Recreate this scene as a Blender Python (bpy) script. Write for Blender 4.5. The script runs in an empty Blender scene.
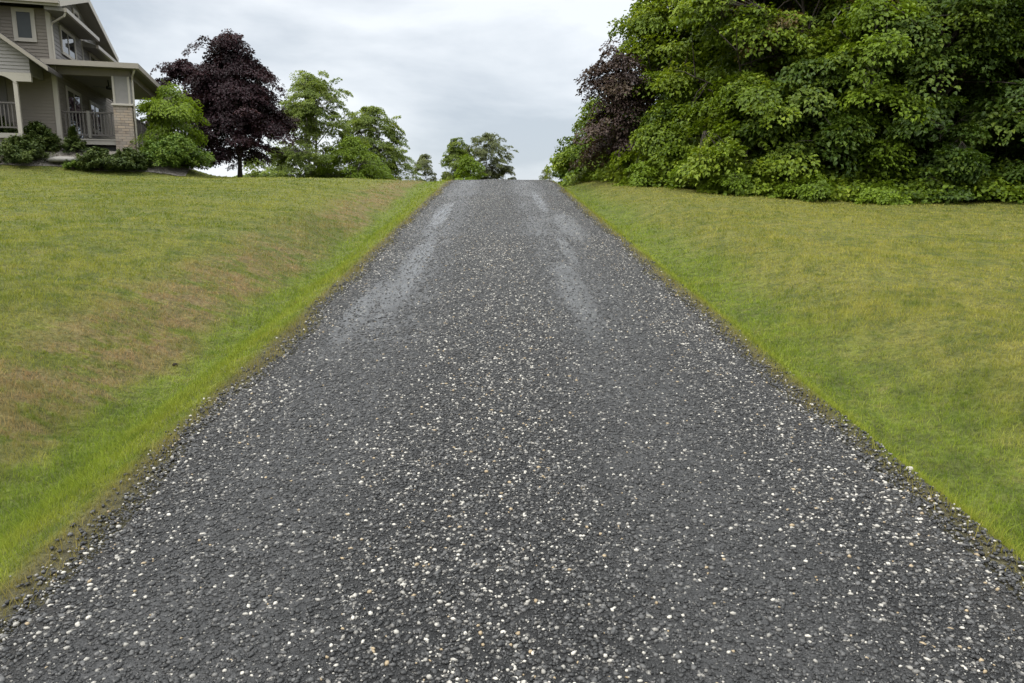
import bpy, bmesh, math, random
import numpy as np
from math import radians as R, sin, cos, pi
C = bpy.context.scene.collection
sc = bpy.context.scene

# ------------------------------------------------------------------ helpers
def link(o, parent=None):
    C.objects.link(o)
    if parent is not None: o.parent = parent
    return o

def tag(o, label=None, cat=None, group=None, kind=None):
    if label: o['label'] = label
    if cat: o['category'] = cat
    if group: o['group'] = group
    if kind: o['kind'] = kind
    return o

def empty(name, loc, rz=0.0):
    o = bpy.data.objects.new(name, None)
    o.empty_display_size = .3
    o.location = loc; o.rotation_euler = (0, 0, rz)
    return link(o)

def np_mesh(name, verts, faces, nper, attrs=None, smooth=False):
    """verts (n,3), faces (m,nper) ints"""
    me = bpy.data.meshes.new(name)
    v = np.ascontiguousarray(verts, dtype=np.float32); f = np.ascontiguousarray(faces, dtype=np.int32)
    me.vertices.add(len(v)); me.vertices.foreach_set('co', v.ravel())
    me.loops.add(f.size); me.loops.foreach_set('vertex_index', f.ravel())
    me.polygons.add(len(f))
    me.polygons.foreach_set('loop_start', np.arange(0, f.size, nper, dtype=np.int32))
    if smooth: me.polygons.foreach_set('use_smooth', np.ones(len(f), dtype=bool))
    me.update(calc_edges=True)
    for k, a in (attrs or {}).items():
        at = me.attributes.new(k, 'FLOAT', 'POINT'); at.data.foreach_set('value', np.ascontiguousarray(a, dtype=np.float32))
    return me

def obj(name, me, mat, parent=None):
    o = bpy.data.objects.new(name, me)
    if mat is not None:
        me.materials.clear(); me.materials.append(mat)
    return link(o, parent)

class MB:
    """collects boxes, prisms, tubes and loose quads and links them as one mesh"""
    def __init__(s): s.v = []; s.f = []
    def poly(s, pts, faces):
        b = len(s.v); s.v += [tuple(p) for p in pts]; s.f += [tuple(b + i for i in f) for f in faces]; return s
    def box(s, x0, x1, y0, y1, z0, z1):
        return s.poly([(x0,y0,z0),(x1,y0,z0),(x1,y1,z0),(x0,y1,z0),(x0,y0,z1),(x1,y0,z1),(x1,y1,z1),(x0,y1,z1)],
                      [(0,3,2,1),(4,5,6,7),(0,1,5,4),(1,2,6,5),(2,3,7,6),(3,0,4,7)])
    def hexa(s, lo, hi):          # four low points, four high points, both counter-clockwise from above
        return s.poly(list(lo) + list(hi), [(0,3,2,1),(4,5,6,7),(0,1,5,4),(1,2,6,5),(2,3,7,6),(3,0,4,7)])
    def taper(s, cx, cy, w0, w1, z0, z1):
        q = lambda w, z: [(cx-w,cy-w,z),(cx+w,cy-w,z),(cx+w,cy+w,z),(cx-w,cy+w,z)]
        return s.hexa(q(w0, z0), q(w1, z1))
    def tube(s, pts, rad, n=8):
        v, f = tube_np([np.array(pts, float)], [rad if hasattr(rad, '__len__') else [rad]*len(pts)], n)
        return s.poly(v.tolist(), f.tolist())
    def build(s, name, mat, parent=None, bevel=0):
        me = bpy.data.meshes.new(name); me.from_pydata(s.v, [], s.f); me.update()
        o = obj(name, me, mat, parent)
        if bevel:
            m = o.modifiers.new('bevel', 'BEVEL'); m.width = bevel; m.segments = 2; m.limit_method = 'ANGLE'
        return o

def tube_np(paths, radii, n=6):
    V, F, b = [], [], 0
    ang = np.arange(n) * 2*pi/n
    for P, r in zip(paths, radii):
        P = np.asarray(P, float); m = len(P)
        T = np.gradient(P, axis=0); T /= np.linalg.norm(T, axis=1)[:, None] + 1e-9
        ref = np.where(np.abs(T[:, 2:3]) > .9, np.array([[1., 0, 0]]), np.array([[0, 0, 1.]]))
        A = np.cross(T, ref); A /= np.linalg.norm(A, axis=1)[:, None] + 1e-9
        B = np.cross(T, A)
        ring = P[:, None] + np.array(r)[:, None, None] * (A[:, None]*np.cos(ang)[None, :, None] + B[:, None]*np.sin(ang)[None, :, None])
        V.append(ring.reshape(-1, 3))
        i = np.arange(m-1)[:, None]*n; j = np.arange(n)[None]; k = (j+1) % n
        F.append((np.stack([i+j, i+k, i+n+k, i+n+j], -1).reshape(-1, 4)) + b)
        b += m*n
    return np.concatenate(V), np.concatenate(F)

def vnoise(x, y, seed=0):
    """smooth value noise, numpy"""
    xi = np.floor(x).astype(np.int64); yi = np.floor(y).astype(np.int64)
    fx = x-xi; fy = y-yi; fx = fx*fx*(3-2*fx); fy = fy*fy*(3-2*fy)
    def h(a, b):
        n = (a*374761393 + b*668265263 + seed*1442695041) & 0x7fffffff
        n = ((n ^ (n >> 13))*1274126177) & 0x7fffffff
        n = n ^ (n >> 16)
        return (n & 0xffff)/65535.
    return (h(xi,yi)*(1-fx)+h(xi+1,yi)*fx)*(1-fy) + (h(xi,yi+1)*(1-fx)+h(xi+1,yi+1)*fx)*fy

# ------------------------------------------------------------------ node helpers
class NT:
    def __init__(s, name):
        s.m = bpy.data.materials.new(name); s.m.use_nodes = True
        s.t = s.m.node_tree; s.t.nodes.clear()
        s.out = s.t.nodes.new('ShaderNodeOutputMaterial')
    def n(s, kind, **kw):
        nd = s.t.nodes.new('ShaderNode'+kind)
        for k, v in kw.items(): setattr(nd, k, v)
        return nd
    def l(s, a, b): s.t.links.new(a, b)
    def put(s, v, sock):
        if isinstance(v, bpy.types.NodeSocket): s.l(v, sock)
        elif v is not None: sock.default_value = v
    def math(s, op, a, b=None, c=None, clamp=False):
        nd = s.n('Math', operation=op); nd.use_clamp = clamp
        for i, v in enumerate((a, b, c)): s.put(v, nd.inputs[i])
        return nd.outputs[0]
    def mr(s, v, a, b, c=0., d=1., smooth=True):
        nd = s.n('MapRange'); nd.interpolation_type = 'SMOOTHSTEP' if smooth else 'LINEAR'
        s.put(v, nd.inputs[0])
        for i, q in enumerate((a, b, c, d)): s.put(q, nd.inputs[1+i])
        return nd.outputs[0]
    def mix(s, f, a, b, blend='MIX'):
        nd = s.n('Mix', data_type='RGBA', blend_type=blend)
        s.put(f, nd.inputs[0])
        for v, i in ((a, 6), (b, 7)):
            s.put((*v, 1) if isinstance(v, tuple) and len(v) == 3 else v, nd.inputs[i])
        return nd.outputs[2]
    def noise(s, vec, scale, detail=3, rough=.55):
        nd = s.n('TexNoise'); nd.inputs['Scale'].default_value = scale; nd.inputs['Detail'].default_value = detail
        nd.inputs['Roughness'].default_value = rough
        if vec is not None: s.l(vec, nd.inputs['Vector'])
        return nd.outputs[0]
    def ramp(s, f, stops, interp='LINEAR'):
        nd = s.n('ValToRGB'); nd.color_ramp.interpolation = interp
        el = nd.color_ramp.elements
        while len(el) < len(stops): el.new(.5)
        for e, (p, c) in zip(el, stops): e.position = p; e.color = (*c, 1)
        s.put(f, nd.inputs[0]); return nd.outputs[0]
    def attr(s, name):
        nd = s.n('Attribute', attribute_name=name); return nd.outputs['Fac']
    def pbr(s, color, rough=.6, spec=.5, normal=None, metal=0.):
        b = s.n('BsdfPrincipled')
        s.put((*color, 1) if isinstance(color, tuple) else color, b.inputs['Base Color'])
        s.put(rough, b.inputs['Roughness']); s.put(spec, b.inputs['Specular IOR Level']); s.put(metal, b.inputs['Metallic'])
        if normal is not None: s.l(normal, b.inputs['Normal'])
        return b.outputs[0]
    def bump(s, h, strength=.5, dist=.01, normal=None):
        b = s.n('Bump'); b.inputs['Strength'].default_value = strength; b.inputs['Distance'].default_value = dist
        s.l(h, b.inputs['Height'])
        if normal is not None: s.l(normal, b.inputs['Normal'])
        return b.outputs[0]
    def done(s, sh): s.l(sh, s.out.inputs[0]); return s.m

def plain(name, col, rough=.6, spec=.4, var=.15, scale=6., bump=0.):
    t = NT(name); g = t.n('TexCoord').outputs['Object']
    n = t.noise(g, scale, 5, .6)
    c = t.mix(n, tuple(x*(1-var) for x in col), tuple(min(1, x*(1+var)) for x in col))
    nm = t.bump(t.noise(g, scale*12, 3), .3, bump) if bump else None
    return t.done(t.pbr(c, rough, spec, nm))

# ------------------------------------------------------------------ terrain
def roadz(y):
    y = np.asarray(y, float)
    k = .0146; y0 = 25.2; ye = y0 + .112/k          # slope 0.1 easing to -0.012
    z = np.where(y < y0, .1*y, 0.)
    d = np.clip(y-y0, 0, ye-y0)
    z = np.where(y >= y0, .1*y0 + .1*d - k*d*d/2, z)
    z = z + np.where(y > ye, -.012*(np.minimum(y, 160)-ye), 0)
    z = np.where(y < -12, -1.2, z)
    return z
LS = np.array([0, .1, .35, .8, 1.15, 2.2, 4, 8, 12, 16, 30, 80, 400.]); LL = np.array([0, 0, -.09, -.36, -.34, .06, .25, .30, .36, .44, .66, 1.0, 1.0])
RS = np.array([0, .1, .45, .9, 2, 4, 8, 15, 30, 400.]); RL = np.array([0, 0, -.27, -.23, .07, .03, -.12, -.14, -.05, .0])
def smooth_interp(s, S, L):
    o = 0
    for d in (-.22, -.11, 0, .11, .22): o = o + np.interp(s+d*np.clip(s, .2, 3)*.7, S, L)
    return o/5
HAZ = R(-15.5)
HV = np.array([sin(HAZ), cos(HAZ)]); HU = np.array([cos(HAZ), -sin(HAZ)])
HK = np.array([-15.83, 28.0]); HZ = 3.78; FLOOR = 4.24
XL, XR = -1.64, 1.80
def edge_l(y): return XL + .16*(vnoise(y*.7, y*0+3.3, 5)-.5) + .11*(vnoise(y*3.1, y*0+1.3, 6)-.5)
def edge_r(y): return XR + .004*np.clip(y, 0, 30) + .16*(vnoise(y*.6, y*0+7.3, 7)-.5) + .11*(vnoise(y*3.3, y*0+2.3, 8)-.5)
def ground(x, y):
    x = np.asarray(x, float); y = np.asarray(y, float)
    sl = np.clip(XL-.06-x, 0, None); sr = np.clip(x-XR-.14, 0, None)
    far = np.clip((y-15)/14, 0, 1); far = 1-.75*far*far*(3-2*far)*np.clip((14-sl)/6, 0, 1)
    z = roadz(y) + smooth_interp(sl, LS, LL)*(sl > 0)*far + smooth_interp(sr, RS, RL)*(sr > 0)
    amp = np.clip((np.maximum(sl, sr)-.1)*1.2, 0, 1)
    z = z + amp*((.08-.03*np.clip(y/20, 0, 1))*(vnoise(x*.7, y*.55, 1)-.5) + .045*(vnoise(x*2.3, y*1.9, 2)-.5) + .022*(vnoise(x*7, y*6.1, 3)-.5))
    du = (x-HK[0])*HU[0] + (y-HK[1])*HU[1]; dv = (x-HK[0])*HV[0] + (y-HK[1])*HV[1]
    ex = np.maximum(np.maximum(du-2.6, -12-du), 0); ey = np.maximum(np.maximum(-.3-dv, dv-10), 0)
    d = np.sqrt(ex*ex+ey*ey); m = np.clip(1-d/2.6, 0, 1); m = m*m*(3-2*m)
    return z*(1-m) + m*np.maximum(z, HZ)
def gz(x, y): return float(ground(np.array([x]), np.array([y]))[0])

def grid_mesh(name, xs, ys, zf):
    X, Y = np.meshgrid(xs, ys); Z = zf(X, Y)
    V = np.stack([X, Y, Z], -1).reshape(-1, 3); nx = len(xs); ny = len(ys)
    i = np.arange(ny-1)[:, None]*nx; j = np.arange(nx-1)[None]
    F = np.stack([i+j, i+j+1, i+nx+j+1, i+nx+j], -1).reshape(-1, 4)
    return np_mesh(name, V, F, 4, smooth=True)

xs = np.concatenate([[-1500, -900, -500, -300, -180, -110, -70], np.arange(-50, -24, 1.), np.arange(-24, -6, .25), np.arange(-6, 6, .06),
                     np.arange(6, 24, .25), np.arange(24, 51, 1.), [70, 110, 180, 300, 500, 900, 1500]])
ys = np.concatenate([[-600, -200, -80, -40], np.arange(-20, 1, .8), np.arange(1, 12, .08), np.arange(12, 42, .2), np.arange(42, 80, 1.), [90, 110, 140, 180, 260, 400, 800, 1600]])

def lawn_color(t):
    """colour of the lawn from where it stands: lush strip in the ditches, straw on the bank, olive elsewhere"""
    pos = t.n('NewGeometry').outputs['Position']
    sp = t.n('SeparateXYZ'); t.l(pos, sp.inputs[0]); X, Y = sp.outputs[0], sp.outputs[1]
    wob = t.math('MULTIPLY', t.math('SUBTRACT', t.noise(pos, .8, 3), .5), .9)
    Xw = t.math('ADD', X, wob)
    n1 = t.noise(pos, .35, 4, .6); n2 = t.noise(pos, 2.2, 4, .6); n3 = t.noise(pos, 9, 3, .6)
    nn = t.math('ADD', t.math('MULTIPLY', n1, .5), t.math('MULTIPLY', n2, .5))
    green = t.mix(t.mr(nn, .40, .60), (.098, .128, .015), (.188, .196, .030))
    # mowing streaks: faint stretched noise
    mp = t.n('Mapping'); t.l(pos, mp.inputs[0]); mp.inputs['Rotation'].default_value = (0, 0, R(12)); mp.inputs['Scale'].default_value = (.25, 1.8, 1)
    streak = t.noise(mp.outputs[0], 1.3, 3)
    green = t.mix(t.mr(streak, .45, .68, 0, .55), green, (.205, .205, .050))
    # yellowish on the right lawn
    right = t.mr(X, 2.4, 4.0)
    green = t.mix(t.math('MULTIPLY', right, t.mr(n2, .3, .7, .25, .8)), green, (.235, .218, .050))
    # lush strips
    lushl = t.math('MULTIPLY', t.mr(Xw, -3.15, -2.7), t.mr(X, -1.70, -1.95))
    lushr = t.math('MULTIPLY', t.mr(Xw, 3.5, 2.7), t.mr(X, 1.90, 2.10))
    lush = t.math('MULTIPLY', t.math('MAXIMUM', lushl, lushr), t.mr(n3, .25, .6, .45, .9))
    inner = t.math('MAXIMUM', t.math('MULTIPLY', t.mr(X, -2.5, -1.9), t.math('LESS_THAN', X, 0.)), t.math('MULTIPLY', t.mr(X, 2.6, 2.1), t.math('GREATER_THAN', X, 0.)))
    lushc = t.mix(t.math('ADD', t.math('MULTIPLY', inner, .65), t.math('MULTIPLY', n3, .35)), (.098, .158, .014), (.205, .215, .026))
    col = t.mix(lush, green, t.mix(t.mr(n2, .35, .65), lushc, (.150, .205, .022)))
    mott = t.noise(pos, 4.6, 4, .65)
    col = t.mix(t.math('MULTIPLY', t.mr(mott, .52, .36), .55), col, (.052, .088, .012))
    col = t.mix(t.math('MULTIPLY', t.mr(mott, .56, .70), .5), col, (.245, .235, .060))
    mps = t.n('Mapping'); t.l(pos, mps.inputs[0]); mps.inputs['Rotation'].default_value = (0, 0, R(35)); mps.inputs['Scale'].default_value = (.6, 2.4, 1)
    # straw coloured bank on the left, and a weaker one right
    band = t.math('MULTIPLY', t.mr(Xw, -2.7, -3.05), t.mr(Xw, -4.3, -3.4))
    band = t.math('MULTIPLY', band, t.mr(t.math('ADD', t.math('MULTIPLY', n2, .5), t.math('MULTIPLY', t.noise(mps.outputs[0], 5, 5, .7), .5)), .42, .53))
    band = t.math('MULTIPLY', band, t.mr(n1, .34, .50, .5, 1.))
    col = t.mix(t.math('MULTIPLY', band, t.mr(mott, .35, .58, .45, .95)), col, (.235, .160, .085))
    spots = t.math('MULTIPLY', t.mr(n2, .60, .74), t.mr(n3, .4, .62))
    col = t.mix(t.math('MULTIPLY', spots, .55), col, (.270, .205, .095))
    # dry ragged fringe along the gravel
    fr = t.math('MULTIPLY', t.mr(t.math('ADD', X, t.math('MULTIPLY', wob, .22)), -1.90, -1.72), t.mr(t.math('ADD', X, t.math('MULTIPLY', wob, .22)), 2.10, 1.92))
    col = t.mix(t.math('MULTIPLY', fr, .8), col, t.mix(n3, (.115, .095, .03), (.190, .150, .060)))
    return t, pos, X, col, fr, n3, band

def lawn_ground_mat():
    t, pos, X, col, fr, n3, band = lawn_color(NT('lawn_soil'))
    thatch = t.mix(t.mr(n3, .35, .65), t.mix(.45, col, (.05, .05, .018)), col)
    sY = t.n('SeparateXYZ'); t.l(pos, sY.inputs[0])
    near = t.math('MULTIPLY', t.mr(sY.outputs[1], 5.2, 2.8), t.mr(t.noise(pos, 2.6, 4, .65), .38, .6))
    Xs = t.math('SUBTRACT', X, t.math('MULTIPLY', near, .30))
    soil = t.math('MULTIPLY', t.mr(X, -1.86, -1.72), t.mr(Xs, 2.05, 1.88))
    thatch = t.mix(t.math('MULTIPLY', soil, .85), thatch, t.mix(n3, (.05, .042, .034), (.115, .095, .075)))
    mp = t.n('Mapping'); t.l(pos, mp.inputs[0]); mp.inputs['Scale'].default_value = (1, 1, 1)
    fine = t.noise(mp.outputs[0], 26, 5, .7)
    thatch = t.mix(t.mr(fine, .3, .7), t.mix(.5, thatch, (.02, .025, .008)), t.mix(.18, thatch, (.30, .30, .12)))
    nm = t.bump(t.math('ADD', fine, t.math('MULTIPLY', n3, 1.2)), 1., .07)
    return t.done(t.pbr(thatch, .85, .12, nm))

def grass_mat():
    t, pos, X, col, fr, n3, band = lawn_color(NT('grass_blades'))
    tone = t.attr('tone')
    c = t.mix(t.mr(tone, .0, .5, .0, 1., False), t.mix(.35, col, (.028, .045, .010)), col)
    c = t.mix(t.mr(tone, .78, 1., 0, .4, False), c, (.30, .28, .11))
    c = t.mix(1., c, (1.38, 1.34, 1.25), 'MULTIPLY')
    b = t.pbr(c, .6, .12)
    tr = t.n('BsdfTranslucent'); t.l(c, tr.inputs[0])
    mx = t.n('MixShader'); mx.inputs[0].default_value = .4; t.l(b, mx.inputs[1]); t.l(tr.outputs[0], mx.inputs[2])
    return t.done(mx.outputs[0])

ground_o = tag(obj('lawn', grid_mesh('lawn', xs, ys, ground), lawn_ground_mat()), 'mown lawn sloping up on both sides of the gravel drive', 'lawn', kind='structure')

# ------------------------------------------------------------------ gravel drive
def track_mask(t, X, pos):
    w = t.math('MULTIPLY', t.math('SUBTRACT', t.noise(pos, .5, 2), .5), .35)
    Xw = t.math('ADD', X, w)
    d1 = t.math('ABSOLUTE', t.math('ADD', Xw, 1.0)); d2 = t.math('ABSOLUTE', t.math('SUBTRACT', Xw, .86))
    return t.mr(t.math('MINIMUM', d1, d2), .62, .15)

def track_np(x, y):
    w = .3*(vnoise(x*.5, y*.5, 31)-.5)
    d = np.minimum(np.abs(x+w+1.0), np.abs(x+w-.86))
    q = np.clip((.62-d)/.47, 0, 1); return q*q*(3-2*q)

WET = ((-1.05, 9.0, .17, 3.0), (-1.28, 6.9, .12, 1.6), (-1.15, 15.5, .16, 2.6), (.80, 7.8, .15, 1.9), (.98, 10.6, .09, 1.5), (1.30, 13.4, .22, 2.4), (1.02, 18.5, .12, 2.6))
def road_mat():
    t = NT('gravel_asphalt')
    pos = t.n('NewGeometry').outputs['Position']
    sp = t.n('SeparateXYZ'); t.l(pos, sp.inputs[0]); X, Y = sp.outputs[0], sp.outputs[1]
    trk = track_mask(t, X, pos)
    def vor(scale):
        v = t.n('TexVoronoi', voronoi_dimensions='2D'); v.inputs['Scale'].default_value = scale; t.l(pos, v.inputs['Vector'])
        s = t.n('SeparateColor'); t.l(v.outputs['Color'], s.inputs[0])
        return v.outputs['Distance'], s.outputs[0], s.outputs[1]
    d, r1, r2 = vor(44); d2, q1, q2 = vor(95)
    dark = t.mix(t.math('MULTIPLY', r2, r2), (.003, .003, .003), (.034, .0335, .033))
    dark = t.mix(t.mr(q1, .55, .9, 0, .5), dark, (.030, .030, .030))
    # share of pale stone: more on the crown and along the edges, less in the wheel tracks
    th = t.mr(trk, 0, 1, .84, .93, False)
    light = t.math('MULTIPLY', t.math('GREATER_THAN', r1, th), t.mr(d, .5, .25))
    pale = t.mix(r2, (.16, .15, .135), (.38, .36, .32))
    dust = t.mr(t.noise(pos, 1.1, 4, .65), .35, .7)
    base = t.mix(t.math('MULTIPLY', trk, t.mr(dust, 0, 1, .1, .42)), dark, (.044, .0435, .0435))
    col = t.mix(light, base, pale)
    mp = t.n('Mapping'); t.l(pos, mp.inputs[0]); mp.inputs['Scale'].default_value = (2.0, .28, 1)
    pn = t.noise(mp.outputs[0], 1.0, 4, .6)
    wet = t.math('MULTIPLY', t.math('MULTIPLY', t.mr(pn, .56, .72), t.mr(trk, .45, .9)), t.mr(Y, 6., 9., 0., .8))
    mp2 = t.n('Mapping'); t.l(pos, mp2.inputs[0]); mp2.inputs['Scale'].default_value = (1., .35, 1)
    for cx, cy, ax, ay in WET:
        q = t.math('ADD', t.math('POWER', t.math('DIVIDE', t.math('SUBTRACT', X, cx), ax), 2.), t.math('POWER', t.math('DIVIDE', t.math('SUBTRACT', Y, cy), ay), 2.))
        q = t.math('ADD', q, t.math('MULTIPLY', t.math('SUBTRACT', t.noise(mp2.outputs[0], 5.5, 5, .7), .5), 4.5))
        wet = t.math('MAXIMUM', wet, t.mr(q, 1.6, -1.2))
    wet = t.math('MULTIPLY', wet, t.mr(t.noise(pos, 26, 4, .7), .34, .54, .25, 1.))
    edge_dirt = t.math('MAXIMUM', t.mr(X, -1.35, -1.62), t.mr(X, 1.55, 1.82))
    col = t.mix(t.math('MULTIPLY', edge_dirt, t.mr(dust, 0, 1, .1, .5)), col, (.075, .064, .05))
    rough = t.math('SUBTRACT', t.mr(wet, 0, 1, .54, .12, False), t.math('MULTIPLY', trk, .08), clamp=True)
    grit = t.noise(pos, 170, 3, .7)
    col = t.mix(t.mr(grit, .40, .62, .75, 0), col, (.004, .004, .004)); col = t.mix(t.mr(grit, .58, .72, 0, .5), col, (.075, .073, .070))
    h = t.math('ADD', t.math('SUBTRACT', 1., d), t.math('MULTIPLY', grit, .9))
    h = t.math('ADD', h, t.math('MULTIPLY', t.math('SUBTRACT', 1., d2), .4))
    b = t.n('Bump'); b.inputs['Distance'].default_value = .012
    t.l(t.mr(t.math('MAXIMUM', t.math('MULTIPLY', trk, .25), wet), 0, 1, 1., .12, False), b.inputs['Strength']); t.l(h, b.inputs['Height'])
    return t.done(t.pbr(col, rough, t.math('ADD', t.mr(wet, 0, 1, .40, 1.5, False), t.math('MULTIPLY', trk, .22)), b.outputs[0]))

def road_surf(x, y):
    return roadz(y) + .008 + .022*np.clip(1-(x/1.6)**2, 0, 1) - .012*track_np(x, y)*0.8 + .006*(vnoise(x*2.2, y*1.7, 21)-.5) + .004

ry = np.concatenate([np.arange(-20, 1, .5), np.arange(1, 14, .05), np.arange(14, 40, .15), np.arange(40, 160, 2.)])
ru = np.linspace(0, 1, 61)
RY, RU = np.meshgrid(ry, ru, indexing='ij')
RX = edge_l(RY)*(1-RU) + edge_r(RY)*RU
RZ = road_surf(RX, RY)
edge = (RU < .001) | (RU > .999); RZ = np.where(edge, RZ-.03, RZ)
nx = len(ru); i = np.arange(len(ry)-1)[:, None]*nx; j = np.arange(nx-1)[None]
RF = np.stack([i+j, i+j+1, i+nx+j+1, i+nx+j], -1).reshape(-1, 4)
tag(obj('gravel_road', np_mesh('gravel_road', np.stack([RX, RY, RZ], -1).reshape(-1, 3), RF, 4, smooth=True), road_mat()),
    'dark gravel drive climbing straight to the crest', 'driveway', kind='structure')

def pebble_mat():
    t = NT('loose_stone'); tone = t.attr('tone')
    col = t.ramp(tone, [(0, (.006, .006, .006)), (.5, (.021, .021, .0205)), (.80, (.085, .083, .080)), (.83, (.14, .132, .118)), (.95, (.54, .51, .445)), (.965, (.28, .21, .12)), (1, (.36, .28, .17))])
    pos = t.n('NewGeometry').outputs['Position']
    col = t.mix(t.mr(t.noise(pos, 220, 3), .3, .7, 0, .35), col, (.05, .05, .05))
    return t.done(t.pbr(col, .45, .36))

def ico_base():
    p = (1+5**.5)/2
    v = np.array([(-1,p,0),(1,p,0),(-1,-p,0),(1,-p,0),(0,-1,p),(0,1,p),(0,-1,-p),(0,1,-p),(p,0,-1),(p,0,1),(-p,0,-1),(-p,0,1)], float)
    v /= np.linalg.norm(v[0])
    f = np.array([(0,11,5),(0,5,1),(0,1,7),(0,7,10),(0,10,11),(1,5,9),(5,11,4),(11,10,2),(10,7,6),(7,1,8),(3,9,4),(3,4,2),(3,2,6),(3,6,8),(3,8,9),(4,9,5),(2,4,11),(6,2,10),(8,6,7),(9,8,1)])
    return v, f

rng = np.random.default_rng(7)
def pebbles(P, size, tone, rng):
    v, f = ico_base(); n = len(P)
    a = rng.uniform(0, 2*pi, n); ca, sa = np.cos(a)[:, None], np.sin(a)[:, None]
    S = size[:, None]*np.stack([rng.uniform(.75, 1.35, n), rng.uniform(.6, 1.0, n), rng.uniform(.45, .75, n)], -1)
    vv = v[None]*(1+rng.uniform(-.22, .22, (n, 12, 1)))*S[:, None]
    tilt = rng.normal(0, .3, (n, 1))
    x, y, z = vv[..., 0], vv[..., 1], vv[..., 2]
    y, z = y*np.cos(tilt)-z*np.sin(tilt), y*np.sin(tilt)+z*np.cos(tilt)
    x, y = x*ca-y*sa, x*sa+y*ca
    V = np.stack([x, y, z], -1) + P[:, None]
    F = f[None] + (np.arange(n)*12)[:, None, None]
    return V.reshape(-1, 3), F.reshape(-1, 3), np.repeat(tone, 12)

Ps, Ss, Ts = [], [], []
for (y0, y1, dens, s0, s1) in ((-1, 1.2, 1500, .0055, .0135), (1.2, 4, 4600, .0055, .0135), (4, 7, 3300, .006, .014), (7, 12, 2000, .007, .0145), (12, 20, 800, .008, .015), (20, 31, 300, .009, .016)):
    n = int((y1-y0)*3.7*dens)
    x = rng.uniform(-1.85, 2.05, n); y = rng.uniform(y0, y1, n)
    el, er = edge_l(y), edge_r(y)
    over = np.maximum(el-x, x-er)
    keep = over < np.abs(rng.normal(0, .085+.10*(x > 0)*np.clip((5.5-y)/3, 0, 1), n))
    for cx, cy, ax, ay in WET:
        q = ((x-cx)/ax)**2+((y-cy)/ay)**2; keep &= rng.random(n) > .7*np.clip(1.5-q, 0, 1)
    keep &= rng.random(n) < 1-.45*track_np(x, y)*(.6+.8*(vnoise(x*3, y*2, 77)-.5)+.3)
    x, y, over = x[keep], y[keep], over[keep]; n = len(x)
    tk = track_np(x, y)
    z = np.where(over > 0, ground(x, y)+.006, road_surf(x, y)) + .001
    clump = vnoise(x*2.2, y*1.6, 41)
    mid = np.exp(-((x+.05)/.42)**2)
    pl = (.145 + .085*mid + .055*(clump > .55) + .06*(np.abs(x-.05) > 1.2))*(1-.4*tk)
    u = rng.random(n)
    tone = np.where(u < pl, .808+.142*rng.random(n)**1.3, rng.random(n)**1.15*.8)
    tone = np.where(u < pl*.08, .965+.03*rng.random(n), tone)
    s = s0+(s1-s0)*rng.random(n)**2.2
    s = np.where(u < pl, s*.88, s)
    Ps.append(np.stack([x, y, z], -1)); Ss.append(s); Ts.append(tone)
n = 120000                                            # fine grit between the chips close by
x = rng.uniform(-1.75, 1.9, n); y = 1.3+4.4*rng.random(n)**1.4; kk = (x > edge_l(y)-.03) & (x < edge_r(y)+.03); x, y = x[kk], y[kk]
Ps.append(np.stack([x, y, road_surf(x, y)+.0005], -1)); Ss.append(.0022+.0028*rng.random(len(x))); Ts.append(np.where(rng.random(len(x)) < .07, .81+.12*rng.random(len(x)), rng.random(len(x))*.8))
V, F, T = pebbles(np.concatenate(Ps), np.concatenate(Ss), np.concatenate(Ts), rng)
tag(obj('gravel', np_mesh('gravel', V, F, 3, {'tone': T}), pebble_mat()), 'loose dark and pale stone chips scattered over the drive', 'gravel', kind='stuff')

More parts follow.
